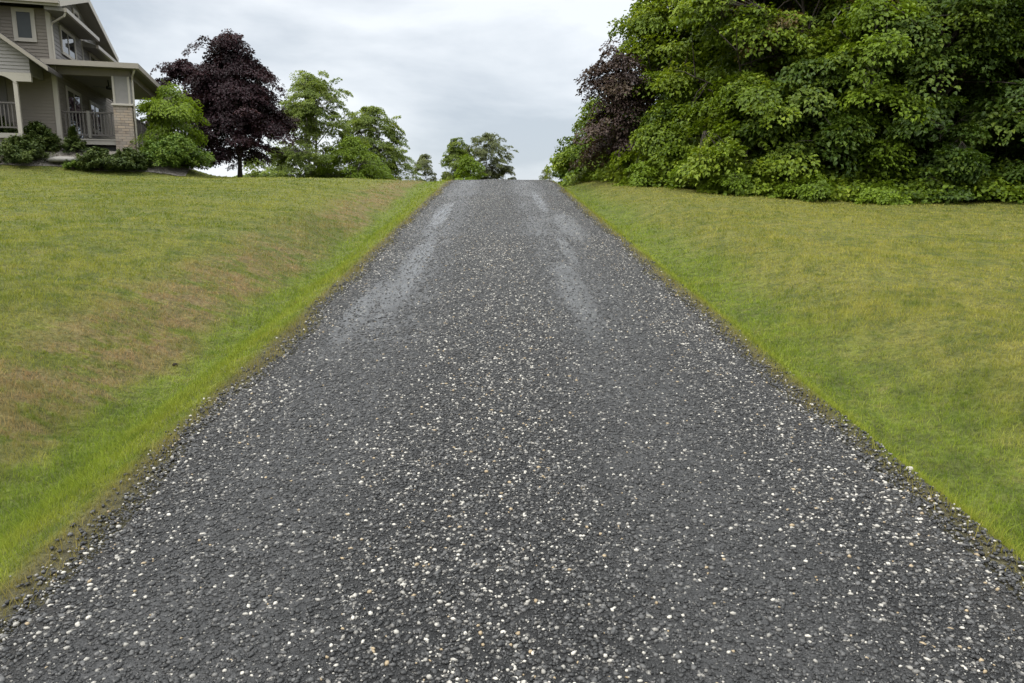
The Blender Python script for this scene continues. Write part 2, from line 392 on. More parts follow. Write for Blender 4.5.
# ------------------------------------------------------------------ grass
def in_bed(x, y):
    du = (x-HK[0])*HU[0] + (y-HK[1])*HU[1]; dv = (x-HK[0])*HV[0] + (y-HK[1])*HV[1]
    wob = .35*(vnoise(x*.8, y*.8, 91)-.5)
    return (dv > -2.25+wob) & (du < 4.3+wob)
def grass_blades():
    rg = np.random.default_rng(3)
    xs_, ys_, hs, ws, tn = [], [], [], [], []
    def add(x0, x1, y0, y1, dens, hgt, wid):
        n = int((x1-x0)*(y1-y0)*dens)
        x = rg.uniform(x0, x1, n); y = rg.uniform(y0, y1, n)
        k = (x < edge_l(y)-.02*rg.random(n)) | (x > edge_r(y)+.02*rg.random(n))
        fr = np.minimum(np.abs(x-edge_l(y)), np.abs(x-edge_r(y)))
        k &= rg.random(n) < np.clip(.25+fr/(.28+.3*(x > 0)*np.clip((5.2-y)/2.4, 0, 1)*(vnoise(x*2.6, y*2.6, 14)+.3))+.5*(vnoise(x*5, y*5, 12)-.5), .04, 1)
        # in view only
        dd = y*.985
        k &= (np.abs(x+.0188*y) < .72*y+1.2+5.5*rg.random(n)**1.5) & ~in_bed(x, y)
        x, y = x[k], y[k]; n = len(x)
        g = vnoise(x*1.6, y*1.6, 9)
        lush = np.clip(1-np.abs(np.where(x < 0, x+2.25, x-2.3))/.5, 0, 1)
        h = hgt*(.5+.75*g+.35*lush)*rg.uniform(.5, 1.3, n); tall = rg.random(n) < .05*vnoise(x*2.5, y*2.5, 66)+.10*(fr[k] < .16); h = np.where(tall, h*rg.uniform(1.4, 2.4, n), h)
        xs_.append(x); ys_.append(y); hs.append(h); ws.append(np.full(n, wid)*rg.uniform(.7, 1.3, n)); tn.append(np.clip(rg.random(n)*.8+.25*(vnoise(x*6, y*6, 17)-.3), 0, 1))
    for (y0, y1, dens, h, w) in ((.4, 1.6, 3000, .036, .004), (1.6, 3.6, 6500, .034, .0034), (3.6, 5.2, 4600, .034, .0042), (5.2, 7.5, 2600, .034, .006), (7.5, 11, 1150, .036, .009), (11, 16, 480, .038, .014), (16, 23, 190, .038, .021), (23, 33, 70, .04, .03)):
        a = .72*y1+6.8
        add(-a-.02*y1, -1.5, y0, y1, dens, h, w); add(1.7, a, y0, y1, dens, h, w)
    x, y, h, w, tone = map(np.concatenate, (xs_, ys_, hs, ws, tn)); n = len(x)
    z = ground(x, y)-.004
    a = rg.uniform(0, 2*pi, n); lean = h*rg.uniform(.1, 1.1, n); b = rg.uniform(0, 2*pi, n)
    dx, dy = np.cos(a)*w/2, np.sin(a)*w/2; lx, ly = np.cos(b)*lean, np.sin(b)*lean
    V = np.empty((n, 5, 3))
    V[:, 0] = np.stack([x-dx, y-dy, z], -1); V[:, 1] = np.stack([x+dx, y+dy, z], -1)
    V[:, 2] = np.stack([x+dx*.8+lx*.35, y+dy*.8+ly*.35, z+h*.6], -1); V[:, 3] = np.stack([x-dx*.8+lx*.35, y-dy*.8+ly*.35, z+h*.6], -1)
    V[:, 4] = np.stack([x+lx, y+ly, z+h], -1)
    F = np.array([(0,1,2),(0,2,3),(3,2,4)])[None] + (np.arange(n)*5)[:, None, None]
    return np_mesh('grass', V.reshape(-1, 3), F.reshape(-1, 3), 3, {'tone': np.repeat(tone, 5)})
tag(obj('grass', grass_blades(), grass_mat()), 'short mown grass covering the banks beside the drive', 'grass', kind='stuff')

# ------------------------------------------------------------------ foliage
def leaf_mat(name, stops, trans=.34, rough=.5, spec=.22):
    t = NT(name); tone = t.attr('tone')
    col = t.ramp(tone, stops)
    b = t.pbr(col, rough, spec)
    tr = t.n('BsdfTranslucent'); t.l(t.mix(1., col, (1.25, 1.2, .7), 'MULTIPLY'), tr.inputs[0])
    mx = t.n('MixShader'); mx.inputs[0].default_value = trans; t.l(b, mx.inputs[1]); t.l(tr.outputs[0], mx.inputs[2])
    return t.done(mx.outputs[0])
LM = {
 'maple': leaf_mat('maple_leaf', [(0, (.038, .066, .006)), (.45, (.106, .158, .010)), (.8, (.185, .240, .018)), (1, (.24, .285, .036))]),
 'deep': leaf_mat('deep_green_leaf', [(0, (.020, .040, .006)), (.5, (.050, .088, .010)), (1, (.140, .190, .022))]),
 'bright': leaf_mat('young_leaf', [(0, (.080, .125, .010)), (.5, (.145, .215, .016)), (1, (.25, .32, .035))], .38),
 'purple': leaf_mat('purple_leaf', [(0, (.013, .007, .009)), (.55, (.030, .013, .017)), (1, (.070, .028, .032))], .12),
 'bronze': leaf_mat('bronze_leaf', [(0, (.030, .020, .018)), (.5, (.062, .040, .034)), (.85, (.090, .066, .040)), (1, (.085, .115, .03))], .2),
 'rust': leaf_mat('rust_leaf', [(0, (.055, .034, .014)), (.5, (.095, .066, .020)), (.85, (.105, .115, .024)), (1, (.15, .18, .03))], .25),
 'soft': leaf_mat('soft_green_leaf', [(0, (.075, .110, .022)), (.5, (.145, .195, .036)), (1, (.23, .275, .060))], .4),
 'yew': leaf_mat('yew_needle', [(0, (.016, .030, .008)), (.5, (.045, .072, .015)), (1, (.110, .140, .030))], .1),
 'juniper': leaf_mat('juniper_needle', [(0, (.026, .054, .008)), (.5, (.075, .135, .015)), (1, (.165, .225, .028))], .15),
 'olive': leaf_mat('olive_leaf', [(0, (.075, .090, .040)), (.5, (.125, .145, .060)), (1, (.190, .205, .090))], .35),
}
def bark_mat(name, a, b):
    t = NT(name); g = t.n('TexCoord').outputs['Object']
    mp = t.n('Mapping'); t.l(g, mp.inputs[0]); mp.inputs['Scale'].default_value = (1, 1, .25)
    n = t.noise(mp.outputs[0], 22, 5, .65)
    return t.done(t.pbr(t.mix(t.mr(n, .3, .7), a, b), .85, .2, t.bump(n, .8, .02)))
BARK = bark_mat('dark_bark', (.022, .018, .014), (.075, .063, .052)); GREYBARK = bark_mat('grey_bark', (.10, .09, .08), (.24, .22, .20))

def leaves_mesh(name, P, N, size, tone, rg, slim=.5, droop=.25, tipdir=None):
    """P leaf bases, N leaf normals: a folded six-point blade for each"""
    n = len(P)
    N = N/np.linalg.norm(N, axis=1)[:, None]
    T = tipdir if tipdir is not None else rg.normal(0, 1, (n, 3))
    T = T - N*np.sum(T*N, 1)[:, None]; T /= np.linalg.norm(T, axis=1)[:, None] + 1e-9
    B = np.cross(N, T); s = size[:, None]
    sl = slim*rg.uniform(.8, 1.2, n)[:, None]
    V = np.empty((n, 6, 3))
    V[:, 0] = P
    V[:, 1] = P + s*(T*.28 + B*sl + N*.10)
    V[:, 2] = P + s*(T*.66 + B*sl*.72 + N*.06)
    V[:, 3] = P + s*(T*1.0 - N*droop)
    V[:, 4] = P + s*(T*.66 - B*sl*.72 + N*.06)
    V[:, 5] = P + s*(T*.28 - B*sl + N*.10)
    F = np.array([(0,1,2,3),(0,3,4,5)])[None] + (np.arange(n)*6)[:, None, None]
    return np_mesh(name, V.reshape(-1, 3), F.reshape(-1, 4), 4, {'tone': np.repeat(tone, 6)})

def unit(a): return a/(np.linalg.norm(a, axis=-1, keepdims=True)+1e-9)

PROFILES = {  # height fraction within the crown -> radius fraction
 'round': ([0, .12, .35, .6, .82, 1], [.45, .8, 1, .92, .62, .12]),
 'edge':  ([0, .08, .3, .6, .85, 1], [.75, .95, 1, .9, .62, .15]),
 'maple': ([0, .10, .25, .5, .72, .9, 1], [.55, .95, 1, .85, .55, .28, .06]),
 'oval': ([0, .06, .25, .5, .75, .92, 1], [.55, .92, 1, .92, .66, .36, .12]),
 'vase':  ([0, .2, .5, .75, .92, 1], [.25, .55, .95, 1, .65, .2]),
 'cone':  ([0, .1, .5, 1], [.8, 1, .55, .03]),
 'mound': ([0, .25, .55, .85, 1], [.85, 1, .88, .5, .12]),
}
def make_tree(name, label, cat, x, y, H, cr, cb, profile, mat, seed, sprays=240, leaves=55, lsize=.16, spray=(.5, .85), trunk_r=.09, group=None,
              bark=None, limbs=12, z=None, stems=1, lump=.35, shell=.45, flat=.10, boughs=0, bough=.31, vsq=.58, tone_bias=0., lean=(0, 0), sx=1., dead=0):
    rg = np.random.default_rng(seed)
    px, py = PROFILES[profile]
    root = tag(empty(name, (x, y, (gz(x, y) if z is None else z)-.03)), label, cat, group)
    lumps = [(rg.integers(2, 6), rg.uniform(0, 6.28), rg.uniform(1, 4.), rg.uniform(0, 6.28)) for _ in range(4)]
    def env(th, t):
        b = np.interp(t, px, py)
        k = sum(np.sin(a*th+p)*np.sin(q*t*3+w) for a, p, q, w in lumps)/4
        return cr*b*(1+lump*k)
    # spray centres
    nb = boughs or max(8, sprays//9)
    tb = rg.beta(1.15, 1.1, nb*4); wb = np.interp(tb, px, py); tb = tb[rg.random(len(tb)) < wb*.9+.1][:nb]; nb = len(tb)
    tb[0] = .93
    thb = np.arange(nb)*2.39996+rg.uniform(-.5, .5, nb); rb = env(thb, tb)*rg.uniform(.60, .95, nb); rb[0] *= .1
    BC = np.stack([np.cos(thb)*rb*sx, np.sin(thb)*rb, cb + tb*(H-cb)], -1)
    n = sprays; n1_ = int(n*.80); bi = rg.integers(0, nb, n1_)
    bs = cr*bough*rg.uniform(.7, 1.25, nb)[bi]
    o3 = rg.normal(0, .5, (n1_, 3)); ob = np.stack([np.cos(thb), np.sin(thb), 0*thb], -1)[bi]
    o3 = o3 + ob*rg.normal(0, .35, n1_)[:, None]
    rr0 = np.sum(o3*ob, 1)
    S1 = BC[bi] + o3*np.array([1, 1, vsq])*bs[:, None]; S1[:, 2] -= .30*np.clip(rr0, -.5, 1.2)*bs
    n2_ = n-n1_; t2 = rg.beta(1.2, 1.2, n2_); th2 = rg.uniform(0, 2*pi, n2_); r2 = env(th2, t2)*rg.random(n2_)**shell*.8
    S2 = np.stack([np.cos(th2)*r2*sx, np.sin(th2)*r2, cb+t2*(H-cb)], -1)
    S = np.concatenate([S1, S2]); S[:, 2] = np.clip(S[:, 2], cb*.6+.08, H)
    bt = np.concatenate([rg.normal(0, .10, nb)[bi], rg.normal(-.05, .1, n2_)])
    S[:, :2] += np.array(lean)[None]*(S[:, 2:3]/H)
    # wood
    paths, radii = [], []
    nodes = []
    for s in range(stems):
        off = np.array([cos(s*2.4), sin(s*2.4), 0])*(.12*cr if stems > 1 else 0)
        top = np.array([lean[0]*.8, lean[1]*.8, H*.88]) + off*2.2 + np.append(rg.normal(0, .12*cr*.5, 2), 0)
        u = np.linspace(0, 1, 9)[:, None]
        P = off*.4*(1-u) + top*u + np.concatenate([rg.normal(0, .035*cr, (9, 2))*np.sin(u*pi), np.zeros((9, 1))], 1)
        P[0] = off*.4
        paths.append(P); r = trunk_r*(1-.88*u[:, 0]); r[0] *= 1.35; radii.append(r); nodes.append(P[2:])
        for k in range(limbs):
            h = rg.uniform(max(.12, cb*.8/H), .82); th0 = k*2.4+rg.uniform(-.5, .5)
            i0 = h*8; a = P[int(i0)]*(1-i0 % 1) + P[min(8, int(i0)+1)]*(i0 % 1)
            tt = np.clip((a[2]+rg.uniform(.06, .28)*H-cb)/(H-cb), .02, .97)
            rr = env(th0, tt)*rg.uniform(.6, .92)
            e = np.array([cos(th0)*rr*sx+lean[0]*.6, sin(th0)*rr+lean[1]*.6, cb+tt*(H-cb)])
            q = np.linspace(0, 1, 6)[:, None]
            L = a*(1-q) + e*q + np.array([0, 0, .10*rr])*np.sin(q*pi) + rg.normal(0, .03*rr, (6, 3))*np.sin(q*pi)
            L[0] = a
            rl = trunk_r*(1-.85*h)*.55
            paths.append(L); radii.append(np.linspace(rl, rl*.2, 6)); nodes.append(L[1:])
    nodes = np.concatenate(nodes)
    for c in S:
        d = np.linalg.norm(nodes-c, axis=1) + .6*np.clip(nodes[:, 2]-c[2], 0, None)
        a = nodes[np.argmin(d)]
        m = (a+c)/2 + np.array([0, 0, .05]) + rg.normal(0, .04, 3)
        paths.append(np.stack([a, m, c])); radii.append([trunk_r*.12+.004, trunk_r*.08+.003, .002])
    v, f = tube_np(paths[:stems*(limbs+1)], radii[:stems*(limbs+1)], 8)
    v2, f2 = tube_np(paths[stems*(limbs+1):], radii[stems*(limbs+1):], 3)
    obj('trunk', np_mesh('trunk', np.concatenate([v, v2]), np.concatenate([f, f2+len(v)]), 4, smooth=True), bark or BARK, root)
    # leaves in flattened, outward drooping sprays
    m = np.maximum(3, (leaves*2.1*rg.uniform(.55, 1.45, n)).astype(int)); idx = np.repeat(np.arange(n), m); K = len(idx)
    sr = rg.uniform(spray[0], spray[1], n)
    out = unit(S*np.array([1, 1, 0]) + 1e-6)
    up = np.array([0, 0, 1.])
    nrm = unit(up + out*rg.uniform(.15, .9, (n, 1)) + rg.normal(0, .24, (n, 3)))
    ta = unit(np.cross(nrm, rg.normal(0, 1, (n, 3)))); tb = np.cross(nrm, ta)
    rr = np.sqrt(rg.random(K))*sr[idx]; aa = rg.uniform(0, 2*pi, K)
    P = S[idx] + ta[idx]*(np.cos(aa)*rr)[:, None] + tb[idx]*(np.sin(aa)*rr*.8)[:, None] + nrm[idx]*(rg.normal(0, flat, K)*sr[idx])[:, None]
    P[:, 2] -= .30*(rr/sr[idx])**2*sr[idx]
    P[:, 2] = np.maximum(P[:, 2], .04)
    LN = nrm[idx] + rg.normal(0, .32, (K, 3))
    tip = unit(P-S[idx])*1.2 + out[idx]*.5 + rg.normal(0, .6, (K, 3)) - up*.25
    tone = np.clip(.45 + tone_bias + bt[idx] + rg.normal(0, .09, n)[idx] + rg.normal(0, .13, K), 0, 1)
    obj('crown', leaves_mesh('crown', P, LN, lsize*.70*rg.uniform(.5, 1.35, K), tone, rg, slim=.38, droop=.32, tipdir=tip), mat, root)
    return root

def make_conifer_shrub(name, label, cat, x, y, H, cr, profile, mat, seed, sprays=190, leaves=85, lsize=.075, group=None, z=None, sx=1., flat=.12, tone_bias=.06):
    """low evergreen: arching needle fans radiating from the base"""
    rg = np.random.default_rng(seed); px, py = PROFILES[profile]
    root = tag(empty(name, (x, y, (gz(x, y) if z is None else z)-.03)), label, cat, group)
    t = rg.random(sprays)**.8; th = rg.uniform(0, 2*pi, sprays)
    lump = 1+.22*np.sin(th*3+rg.uniform(0, 6))*np.sin(t*5+rg.uniform(0, 6)) + rg.normal(0, .08, sprays)
    rad = cr*np.interp(t, px, py)*lump*rg.uniform(.55, 1, sprays)
    E = np.stack([np.cos(th)*rad*sx, np.sin(th)*rad, .06+t*(H-.06)*rg.uniform(.9, 1.06, sprays)], -1)
    A = E*np.array([.12, .12, .55])
    paths = [np.stack([a, (a+e)/2+np.array([0, 0, .05]), e]) for a, e in zip(A, E)]
    v, f = tube_np(paths, [[.012, .008, .003]]*sprays, 3)
    v2, f2 = tube_np([np.array([(0, 0, 0), (0, 0, H*.3), (0, 0, H*.75)])], [[.05, .04, .015]], 6)
    obj('trunk', np_mesh('trunk', np.concatenate([v2, v]), np.concatenate([f2, f+len(v2)]), 4), BARK, root)
    m = np.maximum(8, (leaves*rg.uniform(.6, 1.4, sprays)).astype(int)); idx = np.repeat(np.arange(sprays), m); K = len(idx)
    q = rg.random(K)**.7
    d = unit(E-A); L = np.linalg.norm(E-A, axis=1)
    base = A[idx]+(E-A)[idx]*(.35+.65*q)[:, None]
    side = unit(np.cross(d, np.array([0, 0, 1.]))+1e-6)
    wdt = (.16+.22*(1-q))*np.maximum(L[idx], .35)
    P = base + side[idx]*(rg.uniform(-1, 1, K)*wdt)[:, None]*.7 + np.stack([np.zeros(K)]*2+[rg.normal(0, flat*.5, K)*np.maximum(L[idx], .3)], -1)
    P[:, 2] = np.maximum(P[:, 2], .02)
    tip = d[idx]*1.0 + np.array([0, 0, .35]) + rg.normal(0, .45, (K, 3))
    N = np.array([0, 0, 1.]) + d[idx]*.4 + rg.normal(0, .5, (K, 3))
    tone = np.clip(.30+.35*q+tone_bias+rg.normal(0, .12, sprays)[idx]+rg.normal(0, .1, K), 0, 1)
    obj('foliage', leaves_mesh('foliage', P, N, lsize*rg.uniform(.7, 1.4, K), tone, rg, slim=.2, droop=.05, tipdir=tip), mat, root)
    return root

# ------------------------------------------------------------------ trees left of the drive
make_tree('purple_maple', 'large dark purple maple with a dense rounded crown on the left lawn', 'tree', -12.18, 36, 6.6, 2.15, 1.05, 'oval', LM['purple'], 11,
          boughs=70, bough=.25, sprays=430, leaves=90, lsize=.135, spray=(.4, .7), trunk_r=.11, limbs=16, lump=.18)
make_tree('purple_maple', 'smaller dark purple tree half hidden between the big purple maple and the house', 'tree', -16.0, 40, 5.95, 1.75, .8, 'round', LM['purple'], 12, bough=.26, boughs=30,
          sprays=170, leaves=55, lsize=.17, spray=(.4, .65), trunk_r=.08, lump=.4)
make_tree('shade_tree', 'airy light green tree with several stems just right of the purple maple', 'tree', -10.3, 42, 6.25, 2.2, .5, 'round', LM['soft'], 13,
          vsq=.85, boughs=48, sprays=400, leaves=66, lsize=.115, spray=(.25, .45), trunk_r=.085, stems=3, limbs=8, lump=.5, bark=GREYBARK, shell=.6)
make_tree('shade_tree', 'loose green tree with an open feathery crown behind the round bright bush', 'tree', -7.45, 46, 5.0, 2.2, .4, 'round', LM['soft'], 14,
          vsq=.85, boughs=46, sprays=350, leaves=70, lsize=.115, spray=(.25, .45), trunk_r=.07, stems=2, limbs=9, lump=.55, shell=.6)
make_tree('leafy_bush', 'low bright yellow-green bush in front of the open feathery tree', 'bush', -7.8, 41, 2.65, 1.9, .1, 'mound', LM['bright'], 15,
          sprays=130, leaves=45, lsize=.13, spray=(.35, .55), trunk_r=.04, stems=3, limbs=5, tone_bias=-.12)
make_tree('leafy_bush', 'green bush at the foot of the airy many-stemmed tree', 'bush', -9.6, 44, 1.9, 1.3, .1, 'mound', LM['soft'], 16, sprays=70, leaves=40, lsize=.14, spray=(.35, .55), trunk_r=.03, limbs=5)
make_tree('shade_tree', 'tiny thin tree far off at the left end of the crest gap', 'tree', -5.95, 62, 3.6, 1.2, .9, 'round', LM['olive'], 17, vsq=.8, boughs=16, sprays=80, leaves=58, lsize=.115, spray=(.22, .44), trunk_r=.05, lump=.5)
make_tree('leafy_bush', 'pale scrubby bush far off beside the tiny thin tree', 'bush', -4.3, 64, 2.5, .9, .1, 'mound', LM['olive'], 18, sprays=40, leaves=58, lsize=.115, spray=(.22, .44), trunk_r=.03, limbs=5)
make_tree('shade_tree', 'far light green tree with a pointed crown left of the drive crest', 'tree', -3.2, 60, 5.0, 1.35, .9, 'oval', LM['soft'], 19, vsq=.9, boughs=30, sprays=210, leaves=58, lsize=.115, spray=(.22, .44), trunk_r=.06, lump=.5)
make_tree('leafy_bush', 'bright green bush between the two far trees at the crest', 'bush', -2.1, 56, 3.1, 1.35, .2, 'mound', LM['bright'], 20, sprays=90, leaves=40, lsize=.18, spray=(.35, .55), trunk_r=.04, limbs=6, tone_bias=-.1)
make_tree('shade_tree', 'far grey-green spreading tree nearest the left edge of the drive at the crest', 'tree', -.75, 62, 5.3, 1.75, .7, 'vase', LM['olive'], 21, vsq=1.1, boughs=32, sprays=230, leaves=58, lsize=.115, spray=(.22, .44), trunk_r=.07, stems=2, limbs=9, lump=.5)
make_tree('leafy_bush', 'low grey-green bush rising just behind the crest of the drive', 'bush', .75, 62, 2.75, 1.3, .1, 'mound', LM['olive'], 22, sprays=60, leaves=58, lsize=.115, spray=(.22, .44), trunk_r=.03, limbs=5)
make_tree('leafy_bush', 'tiny dark tuft showing over the crest at the right side of the drive', 'bush', 4.5, 70, 3.1, .75, .1, 'mound', LM['olive'], 23, sprays=36, leaves=58, lsize=.115, spray=(.22, .44), trunk_r=.03, limbs=4)
make_tree('leafy_bush', 'low distant green bush seen under the purple maple left of its trunk', 'bush', -18.6, 58, 2.6, 1.5, .1, 'mound', LM['soft'], 24, sprays=60, leaves=36, lsize=.2, spray=(.4, .6), trunk_r=.03, limbs=5)
make_tree('leafy_bush', 'low distant green bush seen under the purple maple right of its trunk', 'bush', -15.2, 55, 3.0, 1.9, .1, 'mound', LM['soft'], 25, sprays=80, leaves=36, lsize=.2, spray=(.4, .6), trunk_r=.03, limbs=5)

# ------------------------------------------------------------------ planting in front of the house
make_tree('ornamental_maple', 'small bright green layered tree at the right corner of the porch', 'tree', -12.35, 29.3, 2.75, 1.12, 1.05, 'round', LM['bright'], 31,
          sprays=120, leaves=48, lsize=.10, spray=(.3, .5), trunk_r=.045, limbs=9, flat=.1, bark=GREYBARK, tone_bias=-.08, lump=.3)
make_conifer_shrub('juniper', 'wide spreading bright green juniper below the small bright tree', 'shrub', -11.75, 27.9, 1.2, 1.35, 'mound', LM['juniper'], 32, sprays=230, leaves=110, lsize=.085)
YG = 'clipped dark evergreens along the house bed'
make_conifer_shrub('yew', 'largest dark low yew at the left end of the bed by the lawn', 'shrub', -16.0, 25.9, .92, .92, 'mound', LM['yew'], 33, group=YG)
make_conifer_shrub('yew', 'yew under the entry railing behind the largest yew', 'shrub', -17.5, 27.0, 1.2, .82, 'mound', LM['yew'], 34, group=YG)
make_conifer_shrub('yew', 'tall yew in front of the brown corner wall below the entry post', 'shrub', -16.15, 27.15, .98, .80, 'mound', LM['yew'], 35, group=YG)
make_conifer_shrub('dwarf_spruce', 'small cone shaped dark spruce under the porch railing', 'shrub', -14.95, 27.2, .98, .52, 'cone', LM['yew'], 36, sprays=110, leaves=50, lsize=.07, group=YG)
make_conifer_shrub('yew', 'spreading dark yew in front of the dark gap under the porch', 'shrub', -13.62, 26.2, .76, .80, 'mound', LM['yew'], 37, group=YG)
make_conifer_shrub('yew', 'spreading dark yew at the foot of the stone porch pillar', 'shrub', -12.75, 26.6, .72, .70, 'mound', LM['yew'], 38, group=YG)
make_conifer_shrub('yew', 'small yew tucked between the stone pillar and the juniper', 'shrub', -12.55, 27.7, .55, .5, 'mound', LM['yew'], 39, sprays=80, leaves=40, group=YG)
make_conifer_shrub('dwarf_spruce', 'tiny pale green tuft beside the flat boulder in the bed', 'shrub', -14.4, 26.0, .30, .36, 'mound', LM['juniper'], 40, sprays=50, leaves=36, lsize=.06)

# ------------------------------------------------------------------ the woods right of the drive
WG = 'trees along the edge of the woods'
make_tree('bronze_tree', 'small bronze-purple leaved tree at the far left end of the woods', 'tree', 4.2, 26.0, 4.5, 1.3, .7, 'round', LM['bronze'], 51, sprays=170, leaves=46, lsize=.13, spray=(.32, .6), trunk_r=.06, limbs=12, lump=.45, shell=.6, lean=(-.15, 0), boughs=30)
make_tree('edge_tree', 'young green tree with low branches under the bronze-purple tree', 'tree', 3.75, 29.5, 3.1, 1.3, .2, 'edge', LM['maple'], 52, sprays=110, leaves=48, lsize=.15, spray=(.4, .6), trunk_r=.05, lump=.5, group=WG)
make_tree('edge_tree', 'tall maple just right of the bronze-purple tree', 'tree', 6.2, 27.4, 7.3, 2.3, .3, 'edge', LM['maple'], 53, sprays=250, leaves=58, lsize=.17, spray=(.45, .8), trunk_r=.12, limbs=16, group=WG, lump=.4, tone_bias=.08)
make_tree('edge_tree', 'broad maple reaching past the top of the picture left of the rust tinged tree', 'tree', 8.0, 23.8, 9.2, 2.7, .3, 'edge', LM['maple'], 54, sprays=320, leaves=60, lsize=.17, spray=(.45, .85), trunk_r=.14, limbs=18, group=WG, lump=.4)
make_tree('rust_tree', 'rust tinged tree high up behind the slim bright maple', 'tree', 9.2, 23.4, 9.0, 2.3, 3.2, 'round', LM['rust'], 55, sprays=230, leaves=52, lsize=.14, spray=(.4, .75), trunk_r=.12, limbs=14, lump=.4)
make_tree('young_maple', 'slim bright yellow-green maple with a pale trunk in front of the dark woods', 'tree', 10.3, 20.9, 5.4, 1.45, .9, 'vase', LM['bright'], 56, sprays=110, leaves=42, lsize=.17, spray=(.4, .7), trunk_r=.065, limbs=10, bark=GREYBARK, tone_bias=-.18, flat=.12, lump=.5)
make_tree('edge_tree', 'dark green maple overhanging the lawn right of the slim bright maple', 'tree', 12.8, 22.4, 9.8, 2.9, 2.1, 'edge', LM['deep'], 57, sprays=250, leaves=90, lsize=.16, spray=(.5, .9), trunk_r=.17, limbs=18, group=WG, lump=.4, tone_bias=.1)
make_tree('edge_tree', 'dark maple with a thick black trunk at the right end of the woods', 'tree', 15.7, 22.2, 9.8, 2.9, 2.3, 'edge', LM['deep'], 58, sprays=225, leaves=87, lsize=.16, spray=(.5, .9), trunk_r=.2, limbs=18, group=WG, lump=.45, tone_bias=.08)
make_tree('edge_tree', 'low leafy sapling in front of the broad maple', 'tree', 7.2, 21.9, 3.2, 1.7, .2, 'edge', LM['maple'], 59, sprays=130, leaves=54, lsize=.16, spray=(.4, .65), trunk_r=.05, group=WG, lump=.45)
make_tree('edge_tree', 'low dark sapling under the dark maple right of the slim bright maple', 'tree', 12.2, 20.9, 2.6, 1.7, .2, 'edge', LM['deep'], 60, sprays=80, leaves=75, lsize=.16, spray=(.4, .65), trunk_r=.05, group=WG, lump=.45)
make_tree('edge_tree', 'mid green sapling left of the slim bright maple', 'tree', 8.9, 21.3, 3.6, 1.5, .2, 'edge', LM['deep'], 61, sprays=130, leaves=78, lsize=.16, spray=(.4, .65), trunk_r=.05, group=WG, lump=.45, tone_bias=.12)
make_tree('edge_tree', 'low sapling at the right edge of the picture below the thick black trunk', 'tree', 14.9, 20.7, 2.6, 1.6, .2, 'edge', LM['deep'], 62, sprays=70, leaves=75, lsize=.16, spray=(.4, .65), trunk_r=.05, group=WG, lump=.45)
make_tree('edge_tree', 'bushy sapling at the foot of the tall maple', 'tree', 5.4, 24.2, 2.6, 1.3, .1, 'edge', LM['maple'], 63, sprays=110, leaves=52, lsize=.15, spray=(.4, .6), trunk_r=.05, group=WG, lump=.45)
make_conifer_shrub('yew', 'dark green bush standing at the far left foot of the woods near the crest', 'shrub', 3.75, 38, 1.95, 1.0, 'mound', LM['juniper'], 64, sprays=140, leaves=70, lsize=.16)
make_conifer_shrub('yew', 'dark green bush between the crest bush and the bronze-purple tree', 'shrub', 4.5, 35.5, 2.0, 1.2, 'mound', LM['juniper'], 65, sprays=140, leaves=70, lsize=.16)
# the dark inside of the woods: copies of three trees standing behind the edge
WB = 'trees deep in the woods'
def copy_tree(src, x, y, rz, s):
    r = src.copy(); C.objects.link(r); r.location = (x, y, gz(x, y)-.03); r.rotation_euler = (0, 0, rz); r.scale = (s, s, s)
    r['label'] = 'dark tree deep in the woods behind the edge trees'; r['category'] = 'tree'; r['group'] = WB
    for ch in src.children:
        c = ch.copy(); C.objects.link(c); c.parent = r
    return r
deep_a = make_tree('forest_tree', 'dark tree deep in the woods behind the edge trees', 'tree', 10.5, 26.8, 9.5, 3.0, .4, 'edge', LM['deep'], 71, sprays=260, leaves=60, lsize=.24, spray=(.6, 1.0), trunk_r=.16, limbs=14, group=WB)
deep_b = make_tree('forest_tree', 'dark tree deep in the woods behind the edge trees', 'tree', 14.2, 26.3, 10.0, 3.1, .4, 'edge', LM['deep'], 72, sprays=260, leaves=60, lsize=.24, spray=(.6, 1.0), trunk_r=.16, limbs=14, group=WB)
for k, (x, y, rz, s) in enumerate([(8.6, 30.5, 1, .85), (12.4, 31, 2, 1.05), (17.6, 26.5, 3, 1), (19.2, 22.5, 4, 1), (16.5, 31.5, 5, 1.1), (21.5, 28, 2.2, 1.1), (22.8, 23, .6, 1),
                                   (7.4, 35, 4.4, .6), (10.6, 36, 5.1, .85), (14.5, 37, 2.7, .95), (20.5, 34, 1.7, 1.05), (26.5, 25.5, 3.4, 1), (26, 31, .3, 1.05), (11.3, 24.3, 2.9, .55), (13.9, 23.9, 5.6, .55), (17.2, 23.2, .9, .6)]):
    copy_tree((deep_a, deep_b)[k % 2], x, y, rz, s)

